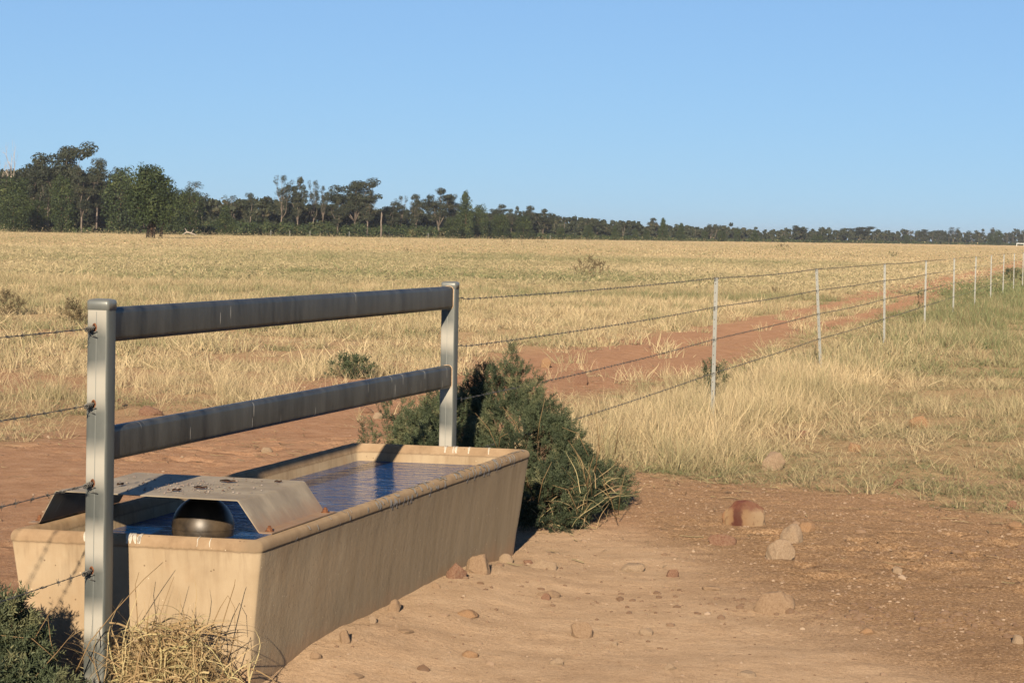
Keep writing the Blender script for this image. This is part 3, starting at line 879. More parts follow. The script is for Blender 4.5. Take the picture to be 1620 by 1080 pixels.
# ------------------------------------------------------------------ pebbles (stuff)
def pebbles():
    rng = np.random.default_rng(11)
    ico = bmesh.new(); bmesh.ops.create_icosphere(ico, subdivisions=1, radius=1)
    bv = np.array([v.co[:] for v in ico.verts]); bf = np.array([[v.index for v in f.verts] for f in ico.faces]); ico.free()
    def scatter(n, xr, yr, smin, smax, dens):
        x = rng.uniform(*xr, n); y = rng.uniform(*yr, n); k = rng.random(n) < dens(x, y); x, y = x[k], y[k]
        ins = (x > TX0 - .02) & (x < TX1 + .02) & (y > TY0 - .02) & (y < TY1); x, y = x[~ins], y[~ins]
        s = smin * (smax / smin) ** (rng.random(len(x)) ** 2.6)
        return x, y, s
    sets = [scatter(22000, (-.4, 3.6), (-.5, 9.5), .0018, .010, lambda x, y: .35 + .65 * sstep(1, 1.8, x + (y - 4.4) * .42)),
            scatter(3500, (-6.5, -.4), (3, 24), .003, .016, lambda x, y: .5 + 0 * x),
            scatter(60, (.3, 3.5), (0, 8.5), .012, .028, lambda x, y: 1 + 0 * x),
            scatter(9000, (-.2, 3.8), (2.5, 9.5), .006, .024, lambda x, y: sstep(.45, .62, fbm(x, y, .8, 3, 66)) * (.3 + .7 * sstep(1.0, 1.8, x + (y - 4.4) * .42)))]
    x = np.concatenate([s[0] for s in sets]); y = np.concatenate([s[1] for s in sets]); s = np.concatenate([q[2] for q in sets])
    n = len(x); z = height(x, y)
    a = rng.uniform(0, 6.28, n); sx = s * rng.uniform(.8, 1.5, n); sy = s * rng.uniform(.7, 1.1, n); sz = s * rng.uniform(.35, .75, n)
    jit = rng.uniform(.75, 1.25, (n, len(bv), 1)); P = bv[None] * jit
    px = P[..., 0] * sx[:, None]; py = P[..., 1] * sy[:, None]; pz = P[..., 2] * sz[:, None]
    ca, sa = np.cos(a)[:, None], np.sin(a)[:, None]
    V = np.stack([px * ca - py * sa + x[:, None], px * sa + py * ca + y[:, None], pz + (z + sz * .2)[:, None]], -1).reshape(-1, 3)
    Fa = (bf[None] + (np.arange(n) * len(bv))[:, None, None]).reshape(-1, 3)
    tn = rng.random(n); tn[-len(sets[3][0]):] *= .38; tint = np.repeat(tn, len(bv))
    tag(link('pebbles', np_mesh('pebbles', V, Fa, tint), M['pebble']), 'small pebbles and clods strewn over the bare soil', 'pebbles', kind='stuff')
pebbles()

def litter():
    rng = np.random.default_rng(23); n = 9000
    x = rng.uniform(-6, 3.8, n); y = rng.uniform(3.5, 22, n)
    g, l, r_ = zones(x, y)
    dn = np.maximum(sstep(1.3, .1, YBd(x, y)), .10) * (g < .6)
    dn = np.maximum(dn, .8 * np.exp(-(((x - .2) / .7) ** 2 + ((y - 5.4) / .9) ** 2)))
    ok = (rng.random(n) < dn) & ~((x > TX0 - .05) & (x < TX1 + .02) & (y < TY1 + .02)); x, y = x[ok], y[ok]; n = len(x)
    a = rng.uniform(0, math.pi, n); L = rng.uniform(.02, .13, n); w_ = rng.uniform(.0012, .0032, n); z = height(x, y) + .005
    c, s_ = np.cos(a), np.sin(a); b = rng.uniform(-.25, .25, n)
    V = []
    for t in (-.5, 0, .5):
        ox = c * L * t - s_ * b * L * (t == 0) * .5; oy = s_ * L * t + c * b * L * (t == 0) * .5
        zz = z + rng.uniform(0, .012, n)
        V.append(np.stack([x + ox - s_ * w_, y + oy + c * w_, zz], -1)); V.append(np.stack([x + ox + s_ * w_, y + oy - c * w_, zz + .002], -1))
    V = np.stack(V, 1).reshape(-1, 3)
    f = np.array([[0, 1, 3, 2], [2, 3, 5, 4]]); Fa = (f[None] + (np.arange(n) * 6)[:, None, None]).reshape(-1, 4)
    tag(link('straw_litter', np_mesh('straw_litter', V, Fa, np.repeat(rng.random(n), 6)), M['straw']), 'loose bits of dry straw lying on the bare soil', 'straw', kind='stuff')
def YBd(x, y):
    return np.abs(np.minimum(np.interp(x, *YB) - y, 9))
litter()

# ------------------------------------------------------------------ shrubs
def rotmats(D, roll):
    """frames whose Z axis is D"""
    D = D / np.linalg.norm(D, axis=1, keepdims=True)
    a = np.where(np.abs(D[:, 2:3]) < .9, np.array([[0, 0, 1.]]), np.array([[1., 0, 0]]))
    X = np.cross(a, D); X /= np.linalg.norm(X, axis=1, keepdims=True); Y = np.cross(D, X)
    c, s = np.cos(roll)[:, None], np.sin(roll)[:, None]
    return np.stack([X * c + Y * s, -X * s + Y * c, D], -1)

def sprig_proto(rng, L=.085, n=34, nl=.02, nw=.0035, twigs=5):
    V = []; Fa = []
    def needle(p, d, l, w_):
        s = np.cross(d, rng.normal(size=3)); s /= np.linalg.norm(s)
        b = len(V); V.extend([p - s * w_ * .5, p + s * w_ * .5, p + d * l * .6 + s * w_ * .45, p + d * l]); Fa.append((b, b + 1, b + 2)); Fa.append((b, b + 2, b + 3))
    axes = [(np.zeros(3), np.array([0, 0, 1.]), L)]
    for k in range(twigs):
        a = rng.uniform(0, 6.28); d = np.array([math.cos(a) * .6, math.sin(a) * .6, .75]); d /= np.linalg.norm(d)
        axes.append((np.array([0, 0, L * rng.uniform(.1, .75)]), d, L * rng.uniform(.35, .6)))
    for (p, d, l) in axes:
        m_ = max(5, int(n * l / L / 1.6))
        for k in range(m_):
            t = (k + rng.random()) / m_
            a = k * 2.4; u = np.cross(d, [.3, .9, .2]); u /= np.linalg.norm(u); v_ = np.cross(d, u)
            nd = d * .75 + (u * math.cos(a) + v_ * math.sin(a)) * .75; nd /= np.linalg.norm(nd)
            needle(p + d * l * t, nd, nl * rng.uniform(.7, 1.2) * (1.15 - t * .5), nw)
    return np.array(V), np.array(Fa)

def shrub(name, lobes, count, label, cat='shrub', mat='shrub', sprig=(.085, 34, .02, .0035, 5), seed=1, stems=True, tint_c=.45, group=None, zfloor=0.0):
    rng = np.random.default_rng(seed)
    lobes = np.array(lobes, float)     # x y z rx ry rz
    c0 = lobes[:, :3].mean(0); base = (c0[0], c0[1], 0)
    root = empty(name, base); tag(root, label, cat, group)
    wgt = (lobes[:, 3] * lobes[:, 4] + lobes[:, 3] * lobes[:, 5]); wgt /= wgt.sum()
    idx = rng.choice(len(lobes), int(count * 1.5), p=wgt)
    D = rng.normal(size=(len(idx), 3)); D /= np.linalg.norm(D, axis=1, keepdims=True)
    rad = np.where(rng.random(len(idx)) < .72, rng.uniform(.82, 1.06, len(idx)), rng.uniform(.45, .85, len(idx)))
    ph = rng.uniform(0, 50, 2)
    lump = 1 + .38 * (fbm(D[:, 0] * 1.0 + idx * 3.1 + ph[0], D[:, 1] + D[:, 2] * .9 + ph[1], 2.4, 3, seed) - .5) * 2
    P = lobes[idx, :3] + D * lobes[idx, 3:6] * (rad * lump)[:, None]
    keep = P[:, 2] > zfloor + .01
    # drop those well inside another lobe
    for L in lobes:
        q = ((P - L[:3]) / L[3:6]); keep &= ~((q ** 2).sum(1) < .42)
    P, D, idx = P[keep][:count], D[keep][:count], idx[keep][:count]
    dirs = D * .8 + np.array([0, 0, .65]) + rng.normal(size=D.shape) * .3
    protos = [sprig_proto(rng, *sprig) for _ in range(4)]
    Vs = []; Fs = []; Ts = []; off = 0
    which = rng.integers(0, 4, len(P))
    for k, (pv, pf) in enumerate(protos):
        s = which == k; n = s.sum()
        if not n: continue
        Rm = rotmats(dirs[s], rng.uniform(0, 6.28, n)); sc = rng.uniform(.7, 1.25, n)
        V = np.einsum('nij,vj->nvi', Rm, pv) * sc[:, None, None] + P[s][:, None, :] - np.array(base)
        Vs.append(V.reshape(-1, 3)); Fs.append((pf[None] + (np.arange(n) * len(pv))[:, None, None]).reshape(-1, 3) + off); off += n * len(pv)
        tt = np.clip(tint_c + rng.normal(size=n) * .17 + (fbm(P[s][:, 0], P[s][:, 1] + P[s][:, 2], 7, 2, 3) - .5) * 1.1, 0, 1)
        Ts.append(np.repeat(tt, len(pv)))
    link('foliage', np_mesh(name, np.concatenate(Vs), np.concatenate(Fs), np.concatenate(Ts)), M[mat], root)
    if stems:
        b = MB()
        for k in range(int(len(P) * .05) + 6):
            p = P[rng.integers(len(P))] - np.array(base); L = lobes[rng.integers(len(lobes))]
            s0 = (L[:3] - np.array(base)) * np.array([.7, .7, 0]) + rng.normal(size=3) * [.04, .04, 0]
            mid = (s0 * .4 + p * .6) + rng.normal(size=3) * .02 - np.array([0, 0, .03]); r0 = .004 + .004 * rng.random()
            b.tube([s0 + [0, 0, -.02], s0 * .7 + mid * .3, mid, p], [r0 * 1.3, r0, r0 * .7, r0 * .3], 5)
        b.build('stems', M['stem'], root, True)
    return root

# big shrub behind the trough
shrub('large_shrub', [(-.12, 6.3, .48, .20, .30, .34), (-.14, 6.35, .58, .12, .18, .12), (.02, 6.1, .36, .27, .38, .30), (-.50, 6.6, .42, .18, .30, .18), (-.62, 6.7, .34, .20, .3, .18),
                      (.16, 5.9, .26, .26, .40, .26), (.34, 6.0, .17, .18, .34, .15), (.42, 6.5, .10, .12, .24, .12), (.33, 5.5, .14, .22, .34, .16), (-.25, 5.7, .22, .28, .36, .26),
                      (-.30, 6.2, .40, .20, .3, .26), (-.86, 7.1, .28, .12, .2, .14)], 4300,
      'large dense green shrub growing behind the far end of the trough', seed=4)
# sparse twiggy side of it
shrub('twiggy_shrub', [(-.92, 6.9, .42, .12, .2, .16), (-1.02, 6.9, .26, .12, .2, .12)], 90,
      'small sparse twiggy shrub left of the far post, beside the large one', seed=5)
# bottom left shrub
shrub('low_shrub', [(-.36, -.30, .17, .24, .22, .14), (-.24, -.34, .25, .11, .13, .09), (-.16, -.42, .12, .12, .16, .12), (-.3, -.7, .08, .28, .24, .15), (.02, -.58, .06, .11, .15, .10), (-.08, -.75, .02, .2, .2, .1)], 1500,
      'dark green shrub crowding the foot of the near post, in the lower left corner', seed=6, sprig=(.08, 34, .02, .0042, 5))

# ------------------------------------------------------------------ straw clump against the trough end
def blades_curved(rng, roots, dirs, lens, widths, droop, nseg=6, tint=None):
    n = len(roots); t = np.linspace(0, 1, nseg + 1)
    up = np.array([0, 0, 1.])
    D = dirs / np.linalg.norm(dirs, axis=1, keepdims=True)
    P = roots[:, None, :] + D[:, None, :] * (t[None, :, None] * lens[:, None, None]) - up * (droop[:, None, None] * lens[:, None, None] * (t ** 2)[None, :, None])
    P = P + np.stack([np.sin(t[None] * 5 + roots[:, :1] * 90) * .02, np.cos(t[None] * 4 + roots[:, 1:2] * 70) * .02, 0 * t[None] + 0 * roots[:, :1]], -1) * t[None, :, None] * (lens[:, None, None] / .3)
    S = np.cross(D, rng.normal(size=(n, 3))); S /= np.linalg.norm(S, axis=1, keepdims=True)
    wd = (widths[:, None] * np.sqrt(np.clip(1 - t, .02, 1))[None])[..., None] * S[:, None, :] * .5
    V = np.stack([P - wd, P + wd], 2).reshape(n, -1, 3)
    k = np.arange(nseg) * 2
    f = np.stack([k, k + 1, k + 3, k + 2], -1)
    Fa = (f[None] + (np.arange(n) * (nseg + 1) * 2)[:, None, None]).reshape(-1, 4)
    T = np.repeat(rng.random(n) if tint is None else tint, (nseg + 1) * 2)
    return V.reshape(-1, 3), Fa, T

def straw_clump():
    rng = np.random.default_rng(9)
    root = empty('grass_clump', (.22, .02, 0)); tag(root, 'tangled dry straw clump against the lit end wall of the trough', 'dry grass')
    n = 800
    zz = rng.uniform(0, 1, n) ** 1.2 * .27
    r = rng.normal(size=(n, 3)) * [.10, .07, 0] * (1.15 - zz[:, None] * 1.6); r[:, 0] += .02; r[:, 2] = zz
    r[:, 1] = np.clip(r[:, 1], -.3, .16)
    d = rng.normal(size=(n, 3)) * [1, .7, .5]; d[:, 2] = np.abs(d[:, 2]) * .9 + .15
    V1, F1, T1 = blades_curved(rng, r, d, rng.uniform(.07, .26, n), rng.uniform(.003, .0085, n), rng.uniform(.2, 1.7, n), 7)
    n = 160
    r = rng.normal(size=(n, 3)) * [.10, .06, 0]; r[:, 2] = .02
    d = rng.normal(size=(n, 3)) * [.55, .3, .1]; d[:, 2] = 1
    V2, F2, T2 = blades_curved(rng, r, d, rng.uniform(.22, .46, n), rng.uniform(.002, .006, n), rng.uniform(.0, .6, n), 8)
    V1[:, 1] = np.minimum(V1[:, 1], .245 + .0 * V1[:, 2]); V2[:, 1] = np.minimum(V2[:, 1], .245)
    link('straw', np_mesh('straw', np.concatenate([V1, V2]), np.concatenate([F1, F2 + len(V1)]), np.concatenate([T1, T2])), M['straw'], root)
    b = MB()
    for pts, r0 in (([(.13, .0, .0), (.17, .02, .16), (.20, .05, .30), (.225, .07, .40), (.235, .05, .425)], .0022),
                    ([(.10, -.02, .05), (.14, .0, .2), (.19, .03, .33), (.21, .05, .37), (.235, .05, .33), (.24, .04, .26)], .0018),
                    ([(.16, .0, .02), (.20, .02, .1), (.23, .04, .2), (.25, .04, .26), (.255, .03, .18)], .002),
                    ([(-.24, -.16, .12), (-.2, -.14, .22), (-.13, -.1, .32), (-.06, -.02, .42), (-.02, .05, .47)], .002),
                    ([(-.05, -.05, .1), (-.07, -.04, .25), (-.09, -.02, .40), (-.085, .0, .44)], .0018),
                    ([(-.36, -.35, .1), (-.32, -.33, .24), (-.27, -.3, .34), (-.25, -.3, .35)], .0017),
                    ([(-.14, -.38, -.02), (-.2, -.36, .12), (-.26, -.32, .25), (-.28, -.3, .33)], .002),
                    ([(-.50, -.55, .02), (-.47, -.5, .2), (-.38, -.45, .28), (-.28, -.42, .27), (-.2, -.4, .2)], .0022),
                    ([(-.3, -.6, .0), (-.24, -.55, .14), (-.17, -.48, .24), (-.12, -.42, .32)], .002),
                    ([(0.04, -.02, .1), (0.0, -.03, .3), (0.03, 0.0, .41), (.035, .01, .43)], .0013)):
        b.tube(pts, [r0 * (1.2 - .8 * i / (len(pts) - 1)) for i in range(len(pts))], 5)
    b.build('stalks', M['straw'], root, True)
straw_clump()

# wisps of dry grass leaning out of the large shrub
def wisps():
    rng = np.random.default_rng(19); n = 130
    root = empty('grass_tussock', (.48, 5.7, 0)); tag(root, 'pale dry grass growing up through the right side of the large shrub', 'dry grass')
    r = rng.normal(size=(n, 3)) * [.11, .22, 0]; r[:, 2] = rng.uniform(.0, .25, n)
    d = rng.normal(size=(n, 3)) * [.7, .4, .3]; d[:, 2] = np.abs(d[:, 2]) + .55; r[:, 1] -= .15
    V, Fa, T = blades_curved(rng, r, d, rng.uniform(.12, .32, n), rng.uniform(.0025, .0045, n), rng.uniform(.1, .7, n), 7)
    link('blades', np_mesh('wisps', V, Fa, T), M['straw'], root)
    b = MB()
    for k in range(26):
        x, y, z = rng.uniform(-.45, .25), rng.uniform(-.5, .3), rng.uniform(.05, .45); a = rng.uniform(-1, 1)
        b.tube([(x, y - .2, z), (x + a * .05, y - .25, z + .12), (x + a * .13, y - .28, z + rng.uniform(.14, .28))], [.0022, .0018, .001], 4)
    b.build('stalks', M['straw'], root, True)
wisps()

# ------------------------------------------------------------------ grass (stuff, instanced with geometry nodes)
def tuft_proto(seed, n, hgt, wid, spread, lean, droop, nseg=4):
    rng = np.random.default_rng(seed)
    r = rng.normal(size=(n, 3)) * [spread, spread, 0]; r[:, 2] = -.01
    d = rng.normal(size=(n, 3)) * lean; d[:, 2] = 1; d[:, :2] += r[:, :2] / max(spread, 1e-3) * .18
    V, Fa, T = blades_curved(rng, r, d, hgt * rng.uniform(.45, 1.1, n), wid * rng.uniform(.6, 1.3, n), droop * rng.uniform(.2, 1.3, n), nseg)
    me = np_mesh('tuft', V, Fa)
    a = me.attributes.new('bl', 'FLOAT', 'POINT'); a.data.foreach_set('value', np.repeat(rng.random(n) ** 3 * (.15 if wid > .02 else 1), (nseg + 1) * 2).astype(np.float32))
    me.materials.append(M['grass'])
    return me

def scatter_object(name, meshes, P, rot, scl, pid, tint, label, cat):
    coll = bpy.data.collections.new(name + '_tufts')
    for i, me in enumerate(meshes):
        coll.objects.link(bpy.data.objects.new('%s_tuft_%d' % (name, i), me))
    me = bpy.data.meshes.new(name); n = len(P)
    me.vertices.add(n); me.vertices.foreach_set('co', np.asarray(P, np.float32).ravel())
    for an, ty, key, arr in (('rot', 'FLOAT_VECTOR', 'vector', rot), ('scl', 'FLOAT_VECTOR', 'vector', scl), ('pid', 'INT', 'value', pid), ('tint', 'FLOAT', 'value', tint)):
        a = me.attributes.new(an, ty, 'POINT'); a.data.foreach_set(key, np.asarray(arr, np.int32 if ty == 'INT' else np.float32).ravel())
    me.update()
    o = bpy.data.objects.new(name, me); COL.objects.link(o)
    g = bpy.data.node_groups.new(name, 'GeometryNodeTree')
    g.interface.new_socket('Geometry', in_out='INPUT', socket_type='NodeSocketGeometry')
    g.interface.new_socket('Geometry', in_out='OUTPUT', socket_type='NodeSocketGeometry')
    gi = g.nodes.new('NodeGroupInput'); go = g.nodes.new('NodeGroupOutput')
    ci = g.nodes.new('GeometryNodeCollectionInfo'); ci.inputs['Collection'].default_value = coll; ci.inputs['Separate Children'].default_value = True; ci.inputs['Reset Children'].default_value = True
    iop = g.nodes.new('GeometryNodeInstanceOnPoints'); iop.inputs['Pick Instance'].default_value = True
    def na(nm_, ty):
        q = g.nodes.new('GeometryNodeInputNamedAttribute'); q.data_type = ty; q.inputs['Name'].default_value = nm_; return q.outputs['Attribute']
    g.links.new(gi.outputs[0], iop.inputs['Points']); g.links.new(ci.outputs[0], iop.inputs['Instance'])
    g.links.new(na('pid', 'INT'), iop.inputs['Instance Index'])
    g.links.new(na('rot', 'FLOAT_VECTOR'), iop.inputs['Rotation']); g.links.new(na('scl', 'FLOAT_VECTOR'), iop.inputs['Scale'])
    g.links.new(iop.outputs[0], go.inputs[0])
    md = o.modifiers.new('scatter', 'NODES'); md.node_group = g
    return tag(o, label, cat, kind='stuff')

A0, A1 = R(-27.5), R(3.5)        # the view, with a margin either side
def wedge(rng, n, d0, d1, power=1.0):
    d = (d0 ** (2 - power) + rng.random(n) * (d1 ** (2 - power) - d0 ** (2 - power))) ** (1 / (2 - power)) if power != 2 else d0 * (d1 / d0) ** rng.random(n)
    a = rng.uniform(A0, A1, n)
    return CAM.x + np.sin(a) * d, CAM.y + np.cos(a) * d, d

def grass():
    rng = np.random.default_rng(3)
    near = [tuft_proto(s, 21, .33, .0032, .040, .22, .32, 6) for s in (1, 2, 3)]            # 0-2 tall wispy
    near += [tuft_proto(s, 44, .12, .0036, .08, .8, .5, 4) for s in (4, 5, 6)]              # 3-5 low mat
    near += [tuft_proto(s, 16, .36, .0030, .04, .30, .35, 6) for s in (7, 8)]               # 6-7 sparse, long
    mid = [tuft_proto(s, 44, .26, .0085, .10, .30, .3, 4) for s in (11, 12, 13)] + [tuft_proto(14, 44, .10, .009, .15, .9, .5, 3)]
    far = [tuft_proto(s, 60, .20, .024, .45, .8, .5, 3) for s in (21, 22, 23)]
    vfar = [tuft_proto(s, 60, .13, .10, 1.8, 1.2, .6, 2) for s in (31, 32)]
    def make(name, meshes, n, d0, d1, power, pidf, hs, label):
        x, y, d = wedge(rng, n, d0, d1, power)
        ok = (y > 4.6)
        g, l, r = zones(x, y)
        dens = g * (.30 + .70 * sstep(.34, .58, fbm(x, y, 1.3, 3, 88)))
        dens = dens * np.where((r <= .3) & (y < 34), .25 + .75 * sstep(.40, .58, fbm(x, y, .8, 3, 71)), 1)
        dens = dens * np.where((r > .3) & (y < 26), .55 + .45 * sstep(1.6, .4, np.abs(x + .15)), 1)
        # almost bare right against the far-field start of the track verge
        # tussocks along the fence line and worn short patches
        dens = np.maximum(dens, .05 * sstep(.45, .62, fbm(x, y, .9, 3, 55)) * (x < -1) * (y > 12))
        ok &= rng.random(n) < dens
        # (the track itself carries a few stray tufts)
        # keep clear of the trough and large shrub
        ok &= ~((np.abs(x - .03) < .6) & (y < 4.6)) & ~((np.abs(x + .1) < .45) & (y > 5.2) & (y < 7.0))
        x, y, d, l, r = x[ok], y[ok], d[ok], l[ok], r[ok]; m_ = len(x)
        tall = sstep(.46, .60, fbm(x, y, .5, 3, 33))
        tall = np.where(r > .3, np.maximum(tall * .35, sstep(1.3, .2, np.abs(x + .15 - .02 * (y - 10))) * sstep(8.6, 9.6, y)), .35 + .50 * tall)
        tall = np.where((r <= .3) & (y < 34), tall * (.55 + .45 * sstep(11, 22, y + (fbm(x, y, .3, 2, 8) - .5) * 14)), tall)
        green = fbm(x, y, .05, 3, 91) * .5 + fbm(x * .25, y, .5, 3, 92) * .5
        tint = np.clip(.55 + (.5 - green) * 2.2 + rng.normal(size=m_) * np.where(d > 75, .10, .22), 0, 1)
        gr = (r > .3) * sstep(1.0, 4.0, x + (y - 14) * .12) * sstep(7, 13, y)
        tint = np.clip(tint - .34 * gr - .24 * (r > .3), 0, 1)
        pid = pidf(rng, tall, m_, gr)
        tint = np.where(d < 30, np.clip(tint + np.where((pid >= 3) & (pid <= 5), -.20, .22) - .0, 0, 1), tint)
        s = rng.uniform(.7, 1.25, m_) * hs
        sz = s * (.42 + .65 * tall + .25 * gr) * rng.uniform(.75, 1.3, m_)
        wind = .10
        rot = np.stack([rng.normal(size=m_) * .12, rng.normal(size=m_) * .12 + wind, rng.uniform(0, 6.28, m_)], -1)
        scatter_object(name, meshes, np.stack([x, y, height(x, y)], -1), rot, np.stack([s, s, sz], -1), pid, tint, label, 'grass')
        return m_
    def p_near(rng, tall, m_, gr):
        q = rng.random(m_)
        t = np.where(q < .35 + .6 * tall, rng.integers(0, 3, m_), rng.integers(3, 6, m_))
        return np.where(rng.random(m_) < .12, rng.integers(6, 8, m_), t)
    def p_mid(rng, tall, m_, gr): return np.where(rng.random(m_) < .5 + .5 * tall, rng.integers(0, 3, m_), 3)
    a = make('tussock_grass', near, 22000, 12.3, 30, 1.0, p_near, 1.0, 'dry straw grass and short green tufts along the fence and track edges')
    b = make('paddock_grass', mid, 17000, 28, 80, 1.0, p_mid, 1.0, 'golden dry grass covering the near half of the paddock')
    c = make('golden_grass', far, 17000, 75, 190, 1.1, lambda r_, t, m_, g: r_.integers(0, 3, m_), 1.0, 'golden grass across the middle of the paddock')
    d = make('distant_grass', vfar, 8000, 180, 760, 1.3, lambda r_, t, m_, g: r_.integers(0, 2, m_), 1.0, 'pale dry grass of the far paddock below the tree line')
    print('grass', a, b, c, d)
grass()

# small shrubs out in the paddock: foot px, width px, height px, sprigs, material, label
fs = [(935, 438, 44, 26, 60, 'brown_shrub', 'twiggy brown green shrub alone in the paddock above the far rails'),
      (556, 598, 60, 30, 70, 'shrub', 'low green shrub seen between the two rails, at the near edge of the paddock'),
      (640, 400, 12, 12, 24, 'brown_shrub', 'tiny dark plant in the far paddock above the middle of the top rail'),
      (912, 406, 12, 11, 20, 'brown_shrub', 'tiny scraggly plant in the paddock just behind the lone brown shrub'),
      (1238, 396, 18, 8, 30, 'brown_shrub', 'small brown bush far out beyond the second picket'),
      (1412, 406, 18, 6, 30, 'shrub', 'small flat green bush in the paddock above the third picket'),
      (14, 498, 40, 30, 80, 'brown_shrub', 'dry brown bush at the left edge of the paddock'),
      (118, 512, 46, 30, 80, 'brown_shrub', 'dry brown bush in the grass immediately left of the near post'),
      (1128, 640, 44, 62, 46, 'shrub', 'thin green weed growing at the foot of the first picket'),
      (1455, 492, 14, 30, 40, 'shrub', 'narrow green weed just left of the fourth picket'),
      (1604, 446, 34, 16, 60, 'shrub', 'low dark bush at the foot of the last pickets, right edge'),
      (1228, 468, 22, 10, 30, 'brown_shrub', 'small brown tuft in the paddock between the first two pickets'),
      (826, 382, 10, 7, 16, 'brown_shrub', 'dark speck of a bush in front of the middle tree line'),
      (800, 386, 14, 7, 18, 'brown_shrub', 'small dark bush below the middle tree line, left of its smaller twin'),
      (855, 384, 18, 6, 22, 'brown_shrub', 'flat dark bush below the tree line, right of the two small ones')]
for i, (x, y, wp, hp, n, mt, lab) in enumerate(fs):
    p, t = gpx(x, y); s = t / F_PX; W, H = wp * s / 2, hp * s
    k = W / .3
    shrub('paddock_shrub', [(p.x - W * .4, p.y, H * .45, W * .55, W * .6, H * .5), (p.x + W * .4, p.y, H * .4, W * .6, W * .6, H * .42), (p.x, p.y, H * .55, W * .6, W * .5, H * .45)],
          n, lab, 'bush', mt, (.12 * k + .04, 16, .035 * k + .012, .009 * k + .003, 4), 200 + i, True, .5, 'bushes scattered over the paddock')

# ------------------------------------------------------------------ trees
def leaf_quads(rng, C, Rd, counts, size, tintc):
    idx = np.repeat(np.arange(len(C)), counts); n = len(idx)
    D = rng.normal(size=(n, 3)); D /= np.linalg.norm(D, axis=1, keepdims=True)
    P = C[idx] + D * Rd[idx] * (rng.uniform(.35, 1.08, n) ** .6)[:, None]
    N = D * 1.1 + rng.normal(size=(n, 3)) * .55 + [0, 0, .25]; N /= np.linalg.norm(N, axis=1, keepdims=True)
    U = np.cross(N, rng.normal(size=(n, 3))); U /= np.linalg.norm(U, axis=1, keepdims=True); W_ = np.cross(N, U)
    s = size * rng.uniform(.5, 1.2, n)
    k = rng.uniform(.45, 1., n)
    q = np.stack([P - U * s[:, None] * .5, P + W_ * (s * k * .5)[:, None], P + U * s[:, None] * .5, P - W_ * (s * k * .42)[:, None]], 1)
    tt = np.clip(tintc[idx] + rng.normal(size=n) * .12, 0, 1)
    return q.reshape(-1, 3), np.arange(n * 4).reshape(-1, 4), np.repeat(tt, 4)

def make_euc(seed, H=15.0, W=8.0, low=.35, leaves=8500, airy=.5, pale=True):
    rng = np.random.default_rng(seed); root = empty('eucalyptus_tree'); b = MB()
    r0 = H * .016; forkh = H * low * rng.uniform(.8, 1.1)
    lean = rng.normal(size=2) * .03 * H
    b.tube([(0, 0, -.3), (lean[0] * .3, lean[1] * .3, forkh * .5), (lean[0] * .6, lean[1] * .6, forkh)], [r0 * 1.3, r0, r0 * .85], 7)
    C = []; Rd = []
    nb = rng.integers(4, 7)
    for k in range(nb):
        a = 2 * math.pi * k / nb + rng.uniform(-.4, .4); rr = W * .5 * rng.uniform(.35, .95)
        top = H * rng.uniform(.68, .95) if k else H * .95
        if k == 0: rr *= .3
        base = np.array([lean[0] * .6, lean[1] * .6, forkh * rng.uniform(.8, 1)])
        tip = np.array([lean[0] + rr * math.cos(a), lean[1] + rr * math.sin(a), top])
        m1 = base * .6 + tip * .4 + rng.normal(size=3) * .03 * H; m2 = base * .25 + tip * .75 + rng.normal(size=3) * .02 * H
        b.tube([base, m1, m2, tip], [r0 * .6, r0 * .42, r0 * .25, r0 * .08], 6)
        for _ in range(rng.integers(4, 7)):
            t = rng.uniform(.35, 1.0); p = (m1 * (1 - t) + m2 * t) if rng.random() < .5 else (m2 * (1 - t) + tip * t)
            q = p + rng.normal(size=3) * [W * .13, W * .13, H * .05] + [0, 0, H * .03]
            b.tube([p, (p + q) / 2 + rng.normal(size=3) * .1, q], [r0 * .16, r0 * .11, r0 * .04], 4)
            C.append(q); s = W * rng.uniform(.11, .19); Rd.append([s, s, s * rng.uniform(.5, .85)])
        for _ in range(3):
            q = base * .5 + tip * .5 + rng.normal(size=3) * [W * .16, W * .16, H * .10]; q[2] = max(q[2], H * .3); C.append(q); s = W * rng.uniform(.11, .18); Rd.append([s, s, s * .9])
        C.append(tip); s = W * rng.uniform(.12, .20); Rd.append([s, s, s * .75])
    C = np.array(C); Rd = np.array(Rd)
    cnt = np.maximum(8, (leaves * (Rd[:, 0] ** 2) / (Rd[:, 0] ** 2).sum()).astype(int))
    V, Fa, T = leaf_quads(rng, C, Rd, cnt, W * .046, np.clip(.42 + rng.normal(size=len(C)) * .16, 0, 1))
    b.build('trunk', M['grey_bark'] if pale else M['dark_bark'], root, True)
    link('crown', np_mesh('crown', V, Fa, T), M['euc'], root)
    return root

